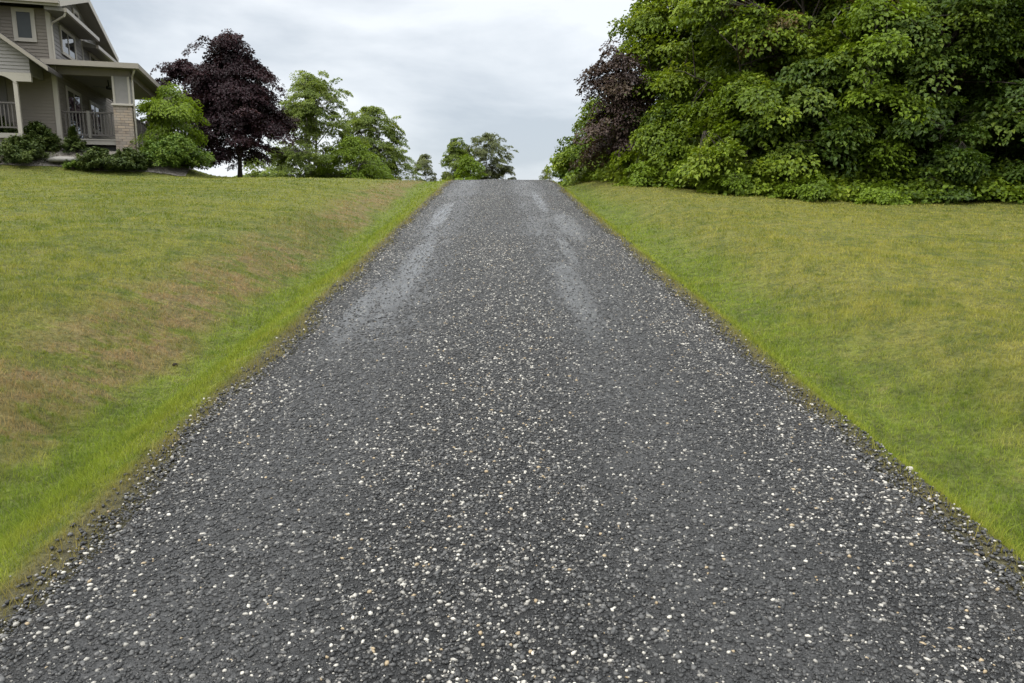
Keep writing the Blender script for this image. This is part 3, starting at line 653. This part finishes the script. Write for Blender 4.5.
def undergrowth():
    """knee to waist high leaves filling the foot of the woods"""
    rg = np.random.default_rng(81)
    edge = np.array([(3.2, 34), (3.4, 30), (4.1, 25.8), (5.3, 22.6), (7.0, 20.4), (9.5, 19.6), (12.5, 19.3), (16, 19.1), (22, 19)])
    n = 1500
    u = rg.random(n)*(len(edge)-1); i = u.astype(int); f = (u-i)[:, None]
    B = edge[i]*(1-f)+edge[i+1]*f
    d = edge[i+1]-edge[i]; nr = np.stack([-d[:, 1], d[:, 0]], -1); nr /= np.linalg.norm(nr, axis=1)[:, None]
    nr = np.where((nr[:, 1:2] < 0), -nr, nr)
    dep = rg.random(n)**1.3*3.2
    B = B + nr*(dep[:, None] + .35*(vnoise(u*9, u*0, 4)[:, None]-.5))
    top = (.16+.55*np.clip(dep/1.1, 0, 1))*(.6+.9*vnoise(B[:, 0]*1.3, B[:, 1]*1.3, 8))
    Z = ground(B[:, 0], B[:, 1])
    S = np.stack([B[:, 0], B[:, 1], Z+top*rg.uniform(.55, 1.1, n)], -1)
    m = 40; idx = np.repeat(np.arange(n), m); K = len(idx)
    P = S[idx] + rg.normal(0, .2, (K, 3))*np.array([1, 1, .42]); P[:, 2] = np.maximum(P[:, 2], Z[idx]+.02)
    N_ = np.array([0, -.35, 1.]) + rg.normal(0, .45, (K, 3))
    tip = unit(P-S[idx]) + np.array([0, 0, -.2]) + rg.normal(0, .5, (K, 3))
    tn = np.clip(.34-.22*np.clip((B[:, 0]-8)/4, 0, 1)[idx]+.4*vnoise(B[:, 0]*.9, B[:, 1]*.9, 15)[idx]+rg.normal(0, .15, K), 0, 1)
    return leaves_mesh('undergrowth', P, N_, .10*rg.uniform(.6, 1.3, K), tn, rg, tipdir=tip)
tag(obj('undergrowth', undergrowth(), LM['maple']), 'knee high leafy undergrowth along the foot of the woods', 'undergrowth', kind='stuff')
SG = 'low yellow-green shrubs along the foot of the woods'
for k, (x, y, h, r, lab) in enumerate([(4.7, 23.7, .8, .7, 'low yellow-green shrub farthest left along the foot of the woods'), (5.6, 22.0, .75, .65, 'low yellow-green shrub before the low sapling of the broad maple'),
        (6.5, 20.7, .7, .7, 'yellow-green shrub spilling onto the lawn below the broad maple'), (8.2, 19.8, .65, .7, 'yellow-green shrub on the lawn edge left of the slim bright maple'), (10.0, 19.4, .5, .6, 'small shrub on the lawn edge under the slim bright maple')]):
    make_tree('low_shrub', lab, 'shrub', x, y, h, r, .05, 'mound', LM['bright'], 90+k, sprays=46, leaves=32, lsize=.11, spray=(.2, .34), trunk_r=.02, limbs=4, tone_bias=-.1, group=SG)
# ------------------------------------------------------------------ house
FL = FLOOR-HZ
M_SIDE = plain('taupe_siding', (.178, .155, .130), .65, .3, .08, 3)
M_SIDE_PALE = plain('grey_siding_and_lit_wall', (.225, .212, .205), .7, .25, .12, 7)
M_TRIM = plain('cream_trim', (.36, .33, .285), .5, .35, .06, 3)
M_ROOF = plain('roof_shingle', (.060, .054, .050), .85, .2, .35, 9, .01)
M_SOFF = plain('soffit', (.150, .140, .122), .6, .3, .06)
M_GUT = plain('gutter_metal', (.25, .222, .185), .4, .5, .06)
M_RAIL = plain('railing_brown', (.085, .075, .068), .5, .4, .1)
M_DECK = plain('deck_board', (.27, .25, .22), .6, .3, .1)
M_DARK = plain('dark_metal_void_shade', (.02, .02, .02), .4, .5)  # metal of the fan, and painted shade below the deck
def glass_mat():
    t = NT('window_glass'); sh = t.pbr((.012, .014, .016), .03, .5); sh.node.inputs['IOR'].default_value = 1.9; return t.done(sh)
M_GLASS = glass_mat()
def stone_mat():
    t = NT('ledge_stone'); g = t.n('TexCoord').outputs['Object']
    mp = t.n('Mapping'); t.l(g, mp.inputs[0])
    s = t.n('SeparateXYZ'); t.l(g, s.inputs[0]); c = t.n('CombineXYZ')
    t.l(t.math('ADD', s.outputs[0], s.outputs[1]), c.inputs[0]); t.l(s.outputs[2], c.inputs[1])
    b = t.n('TexBrick'); t.l(c.outputs[0], b.inputs['Vector'])
    for k, v in (('Scale', 1.), ('Mortar Size', .008), ('Brick Width', .26), ('Row Height', .095), ('Bias', 0.)): b.inputs[k].default_value = v
    b.inputs['Color1'].default_value = (.40, .31, .23, 1); b.inputs['Color2'].default_value = (.22, .18, .15, 1); b.inputs['Mortar'].default_value = (.12, .10, .085, 1)
    col = t.mix(t.mr(t.noise(g, 6, 4), .3, .7, 0, .6), b.outputs[0], (.33, .29, .25))
    return t.done(t.pbr(col, .8, .2, t.bump(t.math('SUBTRACT', 1., b.outputs['Fac']), .8, .02)))
M_STONE = stone_mat()

HX = empty('house', (HK[0], HK[1], HZ), -HAZ)
tag(HX, 'taupe two-storey house with gabled roof and covered corner porch', 'house')
def mapf(side, plane):
    if side == 'front': return lambda a, z, o: (a, plane-o, z)
    return lambda a, z, o: (plane+o, a, z)
def siding(mb, side, plane, lo, hi, z0, z1, h=.115, thick=.14):
    """lapped boards; lo and hi give the wall's two ends at a height"""
    f = mapf(side, plane); z = z0
    while z < z1-.01:
        t = min(z+h, z1); a0, a1, b0, b1 = lo(z), hi(z), lo(t), hi(t)
        if a1-a0 > .02:
            p = [f(a0, z, .022), f(a1, z, .022), f(b1, t, .004), f(b0, t, .004), f(a0, z, 0), f(a1, z, 0)]
            mb.poly(p, [(0, 1, 2, 3), (4, 5, 1, 0)])
            q = [f(a0, z, -.002), f(a1, z, -.002), f(b1, t, -.002), f(b0, t, -.002), f(a0, z, -thick), f(a1, z, -thick), f(b1, t, -thick), f(b0, t, -thick)]
            mb.poly(q, [(4, 5, 6, 7), (0, 4, 7, 3), (1, 2, 6, 5)])
        z = t
def slab(mb, side, plane, a0, a1, z0, z1, o0, o1):
    f = mapf(side, plane); ps = [f(a, z, o) for z in (z0, z1) for a, o in ((a0, o0), (a1, o0), (a1, o1), (a0, o1))]
    mb.hexa(ps[:4], ps[4:])
def window(parent, side, plane, a0, a1, z0, z1, lights=1, rail=False, tw=.10, glass=None):
    w = MB()
    slab(w, side, plane, a0, a0+tw, z0, z1, 0, .05); slab(w, side, plane, a1-tw, a1, z0, z1, 0, .05)
    slab(w, side, plane, a0+tw, a1-tw, z1-tw, z1, 0, .052); slab(w, side, plane, a0+tw, a1-tw, z0, z0+tw*.9, 0, .058)
    wo = w.build('window', M_TRIM, parent)
    p = MB(); slab(p, side, plane, a0+tw, a1-tw, z0+tw*.9, z1-tw, .002, .024); p.build('pane', glass or M_GLASS, wo)
    s = MB(); n = lights; step = (a1-a0-2*tw)/n; g = .035
    for i in range(n):
        l, r = a0+tw+i*step, a0+tw+(i+1)*step
        slab(s, side, plane, l, l+g, z0+tw*.9, z1-tw, .026, .040); slab(s, side, plane, r-g, r, z0+tw*.9, z1-tw, .026, .040)
        slab(s, side, plane, l+g, r-g, z0+tw*.9, z0+tw*.9+g, .026, .041); slab(s, side, plane, l+g, r-g, z1-tw-g, z1-tw, .026, .041)
        if rail: m = (z0+z1)/2; slab(s, side, plane, l+g, r-g, m-.02, m+.02, .026, .042)
    s.build('sash', M_TRIM, wo)
    return wo
# walls
front = MB(); siding(front, 'front', 0, lambda z: -9, lambda z: -.012, -.3, FL+4.42); wall_f = front.build('wall', M_SIDE, HX)
SL = .283; RID = 3.7; ZE = FL+4.42                     # roof underside: ZE at v=-.6
def und(v): return ZE + SL*(v+.6) if v < RID else ZE + SL*(RID+.6) - SL*(v-RID)
side_lo = lambda z: .012 if z < und(0) else -.6+(z-ZE)/SL
side_hi = lambda z: 7.8 if z < und(7.8) else RID+(ZE+SL*(RID+.6)-z)/SL
sw = MB(); siding(sw, 'side', 0, lambda z: .15, lambda z: 10.6, -.3, FL+2.55); sw.build('wall', M_SIDE, HX)
sw = MB(); siding(sw, 'side', 0, side_lo, side_hi, FL+2.55, FL+5.62, h=.15); sw.build('wall', M_SIDE_PALE, HX)  # same siding as the front; paler colour paints in the stronger light here
bw = MB(); bw.box(-9, -.14, 7.6, 7.74, -.3, FL+4.2); bw.box(-9.15, -9, .15, 7.6, -.3, FL+4.2); bw.box(-5, -.16, 10.46, 10.6, -.3, FL+2.5); bw.build('wall', M_SIDE, HX)
tr = MB(); tr.box(-.10, .045, -.045, .012, -.3, FL+4.42); tr.box(.0225, .047, .014, .115, -.3, FL+4.42); tr.build('corner_trim', M_TRIM, HX)
tr = MB(); slab(tr, 'side', 0, 4.22, 4.34, FL+2.6, FL+4.3, .02, .05); tr.build('corner_trim', M_TRIM, HX); tr = MB(); slab(tr, 'side', 0, 7.68, 7.82, FL+2.6, FL+4.2, .02, .05); tr.build('corner_trim', M_TRIM, HX)
# windows
window(HX, 'front', -.022, -1.13, -.43, FL+3.26, FL+4.38, 1, glass=plain('screened_glass', (.035, .04, .04), .3, .35))
window(HX, 'side', .022, 1.10, 3.10, FL+3.12, FL+4.14, 2)
window(HX, 'side', .022, 5.35, 7.1, FL+3.22, FL+4.02, 2)
window(HX, 'side', .022, 3.25, 4.1, FL+4.62, FL+5.25, 1)
window(HX, 'side', .022, 1.15, 3.2, FL+.05, FL+2.0, 2)
window(HX, 'side', .022, 4.6, 6.3, FL+.7, FL+1.95, 2)
# main roof
rf = MB()
for (va, za, vb, zb) in ((-.6, ZE, RID, und(RID)), (RID, und(RID), 8.75, und(8.75))):
    rf.hexa([(-9.5, va, za+.05), (.5, va, za+.05), (.5, vb, zb+.05), (-9.5, vb, zb+.05)], [(-9.5, va, za+.19), (.5, va, za+.19), (.5, vb, zb+.19), (-9.5, vb, zb+.19)])
roof = rf.build('roof', M_ROOF, HX)
so_ = MB()
for (va, za, vb, zb) in ((-.6, ZE, RID, und(RID)), (RID, und(RID), 8.75, und(8.75))):
    so_.hexa([(-9.5, va, za), (.48, va, za), (.48, vb, zb), (-9.5, vb, zb)], [(-9.5, va, za+.048), (.48, va, za+.048), (.48, vb, zb+.048), (-9.5, vb, zb+.048)])
so_.build('soffit', M_SOFF, roof)
fa = MB()
for (va, za, vb, zb) in ((-.6, ZE, RID, und(RID)), (RID, und(RID), 8.75, und(8.75))):
    fa.hexa([(.502, va, za-.03), (.535, va, za-.03), (.535, vb, zb-.03), (.502, vb, zb-.03)], [(.502, va, za+.21), (.535, va, za+.21), (.535, vb, zb+.21), (.502, vb, zb+.21)])
fa.box(-9.5, .50, -.635, -.602, ZE-.03, ZE+.17); fa.build('fascia', M_TRIM, roof)
lr = MB(); lr.hexa([(-5.2, 8.0, FL+2.62), (.028, 8.0, FL+2.62), (.028, 10.9, FL+2.52), (-5.2, 10.9, FL+2.52)], [(-5.2, 8.0, FL+2.9), (.028, 8.0, FL+2.9), (.028, 10.9, FL+2.62), (-5.2, 10.9, FL+2.62)]); lr.build('rear_roof', M_ROOF, HX)
gu = MB(); gu.box(-9.5, .52, -.74, -.637, ZE+.04, ZE+.15); gu.build('gutter', M_GUT, roof)
# brow roofs across the gable side
for (v0, v1, zo, zi, d) in ((-.55, 4.15, 4.24, 4.46, .62), (4.25, 7.95, 3.98, 4.26, .55)):
    b = MB(); b.hexa([(.024, v0, FL+zo+.03), (d, v0, FL+zo), (d, v1, FL+zo), (.024, v1, FL+zo+.03)], [(.024, v0, FL+zi), (d, v0, FL+zo+.1), (d, v1, FL+zo+.1), (.024, v1, FL+zi)])
    bo = b.build('brow_roof', M_SOFF, HX)
    g = MB(); g.box(d+.002, d+.10, v0-.02, v1+.02, FL+zo-.02, FL+zo+.115); g.build('gutter', M_GUT, bo)
# downspouts
ds = MB(); ds.tube([(.66, -.5, FL+4.22), (.6, -.48, FL+4.10), (.12, -.07, FL+3.95), (.07, -.07, FL+3.85), (.07, -.07, FL+2.7)], .035); ds.build('downspout', M_TRIM, HX)
ds = MB(); ds.tube([(2.66, -.30, FL+2.46), (2.62, -.26, FL+2.36), (2.52, -.05, FL+2.22), (2.50, 0, FL+2.1), (2.50, .02, -.05)], .036); ds.build('downspout', M_TRIM, HX)
# porch
PW, PL = 2.45, 7.6
dk = MB(); dk.box(.03, PW, -.02, PL, FL-.05, FL); dk.box(.05, PW-.03, .0, .05, FL-.20, FL-.052); dk.box(PW-.08, PW-.03, .052, PL, FL-.20, FL-.052); dk.build('deck', M_DECK, HX)
void = MB(); void.box(.05, PW-.1, .5, .54, -.3, FL-.21); void.box(PW-.16, PW-.12, .55, PL, -.3, FL-.21); void.build('void_shade', M_DARK, HX)  # black panels stand in for the shade in the void under the deck
pr = MB(); e0, e1, f0, f1 = .03, 2.72, -.38, PL+.4; z0, zt = FL+2.50, FL+2.64; rise = .42
pr.poly([(-.26, f0, zt), (e1, f0, zt), (e1, f1, zt), (.03, f1, zt), (.03, f0+2.7, zt+rise), (-.26, -.03, zt+.07), (.03, f1-.01, zt+rise), (.03, -.03, zt+.08)],
        [(0, 1, 4, 7, 5), (1, 2, 6, 4), (2, 3, 6)])
pr.box(-.26, e1, f0, -.03, z0+.02, zt-.004); pr.box(.03, e1, -.028, f1, z0+.02, zt-.004)
pro = pr.build('porch_roof', M_ROOF, HX)
c = MB(); c.box(-.24, e1-.02, f0+.02, -.03, z0-.01, z0+.018); c.box(.03, e1-.02, -.028, f1-.02, z0-.01, z0+.018); c.build('soffit', M_SOFF, pro)
g = MB(); g.box(-.28, e1+.11, f0-.11, f0-.002, z0-.03, zt+.01); g.box(e1+.002, e1+.11, f0, f1, z0-.03, zt+.008); g.build('gutter', M_GUT, pro)
bm_ = MB(); bm_.box(.05, PW-.02, .06, .30, FL+2.24, z0-.012); bm_.box(PW-.30, PW-.04, .302, PL-.1, FL+2.24, z0-.012); bm_.build('beam', M_SIDE, HX)
for cv in (.24, PL-.45):
    p = MB(); p.taper(2.12, cv, .27, .25, FL+1.28, FL+2.238); po = p.build('pillar', M_SIDE_PALE, HX)
    q = MB()
    for sx in (-1, 1):
        for sy in (-1, 1): q.box(2.12+sx*.255-.035, 2.12+sx*.255+.035, cv+sy*.255-.035, cv+sy*.255+.035, FL+1.282, FL+2.236)
    q.build('trim', M_TRIM, po)
    b = MB(); b.taper(2.12, cv, .33, .31, -.35, FL+1.2); b.build('stone_base', M_STONE, po)
    k = MB(); k.taper(2.12, cv, .37, .36, FL+1.202, FL+1.278); k.build('cap', M_TRIM, po, .01)
def railing(pts0, pts1, along, ztop, n_post=1):
    r = MB(); (x0, y0), (x1, y1) = pts0, pts1; zt = ztop
    L = math.hypot(x1-x0, y1-y0); nb = int(L/.115)
    if along == 'u':
        r.box(x0, x1, y0-.045, y0+.045, zt-.05, zt); r.box(x0, x1, y0-.025, y0+.025, zt-.85, zt-.80)
    else:
        r.box(x0-.045, x0+.045, y0, y1, zt-.05, zt); r.box(x0-.025, x0+.025, y0, y1, zt-.85, zt-.80)
    ro = r.build('railing', M_RAIL, HX)
    b = MB()
    for i in range(1, nb):
        x, y = x0+(x1-x0)*i/nb, y0+(y1-y0)*i/nb; b.box(x-.018, x+.018, y-.018, y+.018, zt-.798, zt-.052)
    bo = b.build('baluster_row', M_RAIL, ro)
    for i in range(1, n_post+1):
        x, y = x0+(x1-x0)*i/(n_post+1), y0+(y1-y0)*i/(n_post+1)
        p = MB(); p.box(x-.046, x+.046, y-.046, y+.046, zt-.93, zt+.03); p.build('post', M_SOFF, ro)
    return ro
railing((.05, .2), (1.78, .2), 'u', FL+.98); railing((2.2, .6), (2.2, PL-.8), 'v', FL+.98, 2)
fan = MB(); fan.tube([(1.2, 2.6, FL+2.48), (1.2, 2.6, FL+2.25)], .025)
fan.tube([(1.2, 2.6, FL+2.26), (1.2, 2.6, FL+2.14)], .09, 12); fo = fan.build('ceiling_fan', M_DARK, HX)
for k in range(4):
    a = k*pi/2+.4; d = np.array([cos(a), sin(a)]); nrm = np.array([-d[1], d[0]]); cc = np.array([1.2, 2.6])
    q = [(*(cc+d*r+nrm*s), z) for z in (FL+2.19, FL+2.20) for r, s in ((.1, -.05), (.55, -.07), (.55, .07), (.1, .05))]
    b = MB(); b.hexa(q[:4], q[4:]); b.build('blade', M_DARK, fo)
# entry porch on the left
S2 = .757; ru, rz_ = .25, FL+2.18; pk = -2.9; pz = rz_+S2*(ru-pk)
en = MB()
for sg in (1, -1):
    ux = ru if sg > 0 else 2*pk-ru
    a, b_ = (pk, ux) if sg > 0 else (ux, pk); za, zb = (pz, rz_) if sg > 0 else (rz_, pz)
    en.hexa([(a, -1.85, za-.13), (b_, -1.85, zb-.13), (b_, -.03, zb-.13), (a, -.03, za-.13)], [(a, -1.85, za), (b_, -1.85, zb), (b_, -.03, zb), (a, -.03, za)])
eno = en.build('entry_roof', M_ROOF, HX)
fa = MB()
for sg in (1, -1):
    ux = ru+.03 if sg > 0 else 2*pk-ru-.03
    a, b_ = (pk, ux) if sg > 0 else (ux, pk); za, zb = (pz, rz_-.02) if sg > 0 else (rz_-.02, pz)
    fa.hexa([(a, -1.90, za-.14), (b_, -1.90, zb-.14), (b_, -1.852, zb-.14), (a, -1.852, za-.14)], [(a, -1.90, za+.005), (b_, -1.90, zb+.005), (b_, -1.852, zb+.005), (a, -1.852, za+.005)])
fa.build('fascia', M_GUT, eno)
so_ = MB()
for sg in (1, -1):
    ux = ru-.02 if sg > 0 else 2*pk-ru+.02
    a, b_ = (pk, ux) if sg > 0 else (ux, pk); za, zb = (pz-.135, rz_-.12) if sg > 0 else (rz_-.12, pz-.135)
    so_.hexa([(a, -1.83, za-.03), (b_, -1.83, zb-.03), (b_, -.03, zb-.03), (a, -.03, za-.03)], [(a, -1.83, za), (b_, -1.83, zb), (b_, -.03, zb), (a, -.03, za)])
so_.build('soffit', M_SOFF, eno)
gw = MB(); zu = lambda u: rz_-.17+S2*(ru-u)
siding(gw, 'front', -1.5, lambda z: max(2*pk+.35, 2*pk-(ru-(z-rz_+.17)/S2)), lambda z: min(-.35, ru-(z-rz_+.17)/S2), FL+1.98, FL+4.3); 
gw.box(-.50, -.352, -1.36, -.03, FL+1.98, FL+2.42); gw.build('entry_gable', M_SIDE_PALE, HX)
br = MB()
for k in range(6):                                        # curved bracket under the gable
    a0, a1 = k/6, (k+1)/6; c0, c1 = a0**2*.26, a1**2*.26
    u0, u1 = -1.35+.55*a0, -1.35+.55*a1
    br.hexa([(u0, -1.52, FL+1.88-c0), (u1, -1.52, FL+1.88-c1), (u1, -1.36, FL+1.88-c1), (u0, -1.36, FL+1.88-c0)], [(u0, -1.52, FL+1.978), (u1, -1.52, FL+1.978), (u1, -1.36, FL+1.978), (u0, -1.36, FL+1.978)])
br.box(-4.4, -1.352, -1.52, -1.36, FL+1.84, FL+1.978); br.box(-.80, -.34, -1.52, -1.36, FL+1.70, FL+1.978); br.build('bracket', M_TRIM, HX)
ep = MB(); ep.box(-.90, -.78, -1.50, -1.38, -.4, FL+1.70); ep.build('post', M_TRIM, HX)
ef = MB(); ef.box(-5.4, -.78, -1.53, -.025, FL-.16, FL); ef.box(-5.3, -.95, -1.35, -.1, -.4, FL-.162); ef.build('entry_deck', M_DECK, HX)
railing((-4.5, -1.44), (-.905, -1.44), 'u', FL+1.02, 2)
dr = MB(); dr.box(-2.5, -1.55, -.06, -.026, FL+.02, FL+2.05); do = dr.build('door', M_RAIL, HX)
dh = MB(); dh.tube([(-1.66, -.10, FL+.95), (-1.66, -.10, FL+1.1)], .018); dh.build('handle', M_GUT, do)

# ------------------------------------------------------------------ planting bed
bu = np.concatenate([np.arange(-12, 4.6, .12)]); bv = np.arange(-2.5, .9, .1)
BU, BV = np.meshgrid(bu, bv)
bx = HK[0]+BU*HU[0]+BV*HV[0]; by = HK[1]+BU*HU[1]+BV*HV[1]
me_b = None
inside = in_bed(bx, by)
bz = ground(bx, by) + .02 + .03*(vnoise(bx*4, by*4, 55)-.4)
idx = -np.ones(bx.shape, int); fl = []; nxb = len(bu)
for r in range(len(bv)-1):
    for q in range(nxb-1):
        if inside[r, q] and inside[r+1, q] and inside[r, q+1] and inside[r+1, q+1]: fl.append((r*nxb+q, r*nxb+q+1, (r+1)*nxb+q+1, (r+1)*nxb+q))
def bed_mat():
    t = NT('mulch_gravel'); pos = t.n('NewGeometry').outputs['Position']
    v = t.n('TexVoronoi'); v.inputs['Scale'].default_value = 28; t.l(pos, v.inputs['Vector'])
    s = t.n('SeparateColor'); t.l(v.outputs['Color'], s.inputs[0])
    c = t.mix(s.outputs[0], (.10, .088, .075), (.26, .24, .21)); c = t.mix(t.mr(t.noise(pos, 2), .4, .6, 0, .5), c, (.13, .115, .095))
    return t.done(t.pbr(c, .9, .15, t.bump(v.outputs['Distance'], .8, .03)))
tag(obj('planting_bed', np_mesh('planting_bed', np.stack([bx, by, bz], -1).reshape(-1, 3), np.array(fl), 4, smooth=True), bed_mat()), 'gravel mulch bed in front of the house', 'planting bed', kind='structure')

def rock(name, label, cat, x, y, sx, sy, sz, mat, seed, sink=.3):
    bm = bmesh.new(); bmesh.ops.create_icosphere(bm, subdivisions=3, radius=1); rg = np.random.default_rng(seed)
    ph = rg.uniform(0, 6.28, 9); k = rg.uniform(1.5, 4, 9)
    for v in bm.verts:
        c = v.co.normalized(); d = sum(sin(k[i]*(c[i % 3])+ph[i]) for i in range(9))*.045
        v.co = c*(1+d); v.co.z = max(-.5, min(.72, v.co.z)); v.co.x *= sx; v.co.y *= sy; v.co.z *= sz
    me = bpy.data.meshes.new(name); bm.to_mesh(me); bm.free()
    for p in me.polygons: p.use_smooth = True
    o = obj(name, me, mat); o.location = (x, y, gz(x, y)+sz*sink); return tag(o, label, cat)
M_ROCK = plain('grey_rock', (.20, .19, .172), .85, .2, .35, 5, .02)
rock('boulder', 'flat pale grey boulder lying in the bed between the yews', 'rock', -14.95, 26.4, .50, .45, .17, M_ROCK, 5)
rock('stone', 'single pale stone lying on the grass fringe at the right of the drive', 'stone', 2.03, 3.45, .017, .014, .014, plain('pale_stone', (.36, .34, .29), .8, .2), 6, .75)
rock('earth_clod', 'dark clod of earth on the left bank', 'clod', -2.80, 6.33, .022, .018, .02, plain('dark_earth', (.02, .016, .012), .9, .1), 8, .6)

# ------------------------------------------------------------------ light, sky, camera
w = bpy.data.worlds.new('World'); sc.world = w; w.use_nodes = True
nt = w.node_tree; nt.nodes.clear()
N = lambda k: nt.nodes.new('ShaderNode'+k)
out = N('OutputWorld'); bg = N('Background'); bg.inputs[1].default_value = .1
SUN_EL, SUN_AZ = R(41), R(-118)          # azimuth from +Y towards +X
sky = N('TexSky'); sky.sky_type = 'NISHITA'; sky.sun_disc = False; sky.sun_elevation = SUN_EL; sky.sun_rotation = SUN_AZ
tc = N('TexCoord'); sep = N('SeparateXYZ'); nt.links.new(tc.outputs['Generated'], sep.inputs[0])
mp = N('Mapping'); mp.inputs['Scale'].default_value = (1, 1, 2.6); nt.links.new(tc.outputs['Generated'], mp.inputs[0])
n1 = N('TexNoise'); n1.inputs['Scale'].default_value = 2.6; n1.inputs['Detail'].default_value = 6; n1.inputs['Roughness'].default_value = .52; n1.inputs['Distortion'].default_value = .25
nt.links.new(mp.outputs[0], n1.inputs['Vector'])
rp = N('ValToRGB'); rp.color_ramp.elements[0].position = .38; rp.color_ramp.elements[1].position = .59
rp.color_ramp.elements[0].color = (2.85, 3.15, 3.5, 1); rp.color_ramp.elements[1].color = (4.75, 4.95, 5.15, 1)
nt.links.new(n1.outputs[0], rp.inputs[0])
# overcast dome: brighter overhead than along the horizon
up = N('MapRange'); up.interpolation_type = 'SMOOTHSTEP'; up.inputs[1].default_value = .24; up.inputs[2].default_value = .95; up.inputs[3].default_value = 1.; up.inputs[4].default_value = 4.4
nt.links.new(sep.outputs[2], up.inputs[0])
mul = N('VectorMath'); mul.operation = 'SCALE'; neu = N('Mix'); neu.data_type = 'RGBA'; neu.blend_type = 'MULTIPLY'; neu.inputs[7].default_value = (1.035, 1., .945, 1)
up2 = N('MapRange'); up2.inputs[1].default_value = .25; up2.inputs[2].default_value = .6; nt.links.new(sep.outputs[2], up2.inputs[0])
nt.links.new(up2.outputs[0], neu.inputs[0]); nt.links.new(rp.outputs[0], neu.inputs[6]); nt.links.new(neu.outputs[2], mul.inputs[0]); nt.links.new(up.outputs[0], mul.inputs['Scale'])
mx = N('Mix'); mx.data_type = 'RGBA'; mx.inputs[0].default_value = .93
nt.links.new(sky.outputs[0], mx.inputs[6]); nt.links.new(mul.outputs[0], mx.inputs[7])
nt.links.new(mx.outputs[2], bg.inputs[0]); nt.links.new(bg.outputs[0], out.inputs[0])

sun = bpy.data.lights.new('sun', 'SUN'); sun.energy = 1.5; sun.angle = R(18); sun.color = (1, .96, .90)
so = link(bpy.data.objects.new('sun', sun)); so.location = (-20, -10, 30)
so.rotation_euler = (pi/2-SUN_EL, 0, -SUN_AZ+pi)

cam = bpy.data.cameras.new('camera'); cam.sensor_width = 36; cam.lens = 26; cam.clip_end = 5000; cam.clip_start = .05
co = link(bpy.data.objects.new('camera', cam)); co.location = (0, 0, 1.6); co.rotation_euler = (R(90-9.93), 0, R(-1.08)); sc.camera = co
sc.view_settings.view_transform = 'Standard'; sc.view_settings.look = 'None'; sc.view_settings.gamma = 1; sc.view_settings.exposure = 1.05
sc.view_settings.use_curve_mapping = False
sc.render.engine = 'CYCLES'; sc.cycles.use_denoising = True; sc.cycles.max_bounces = 6; sc.cycles.diffuse_bounces = 3; sc.cycles.transparent_max_bounces = 4
sc.cycles.glossy_bounces = 3; sc.cycles.use_adaptive_sampling = True; sc.cycles.adaptive_threshold = .015
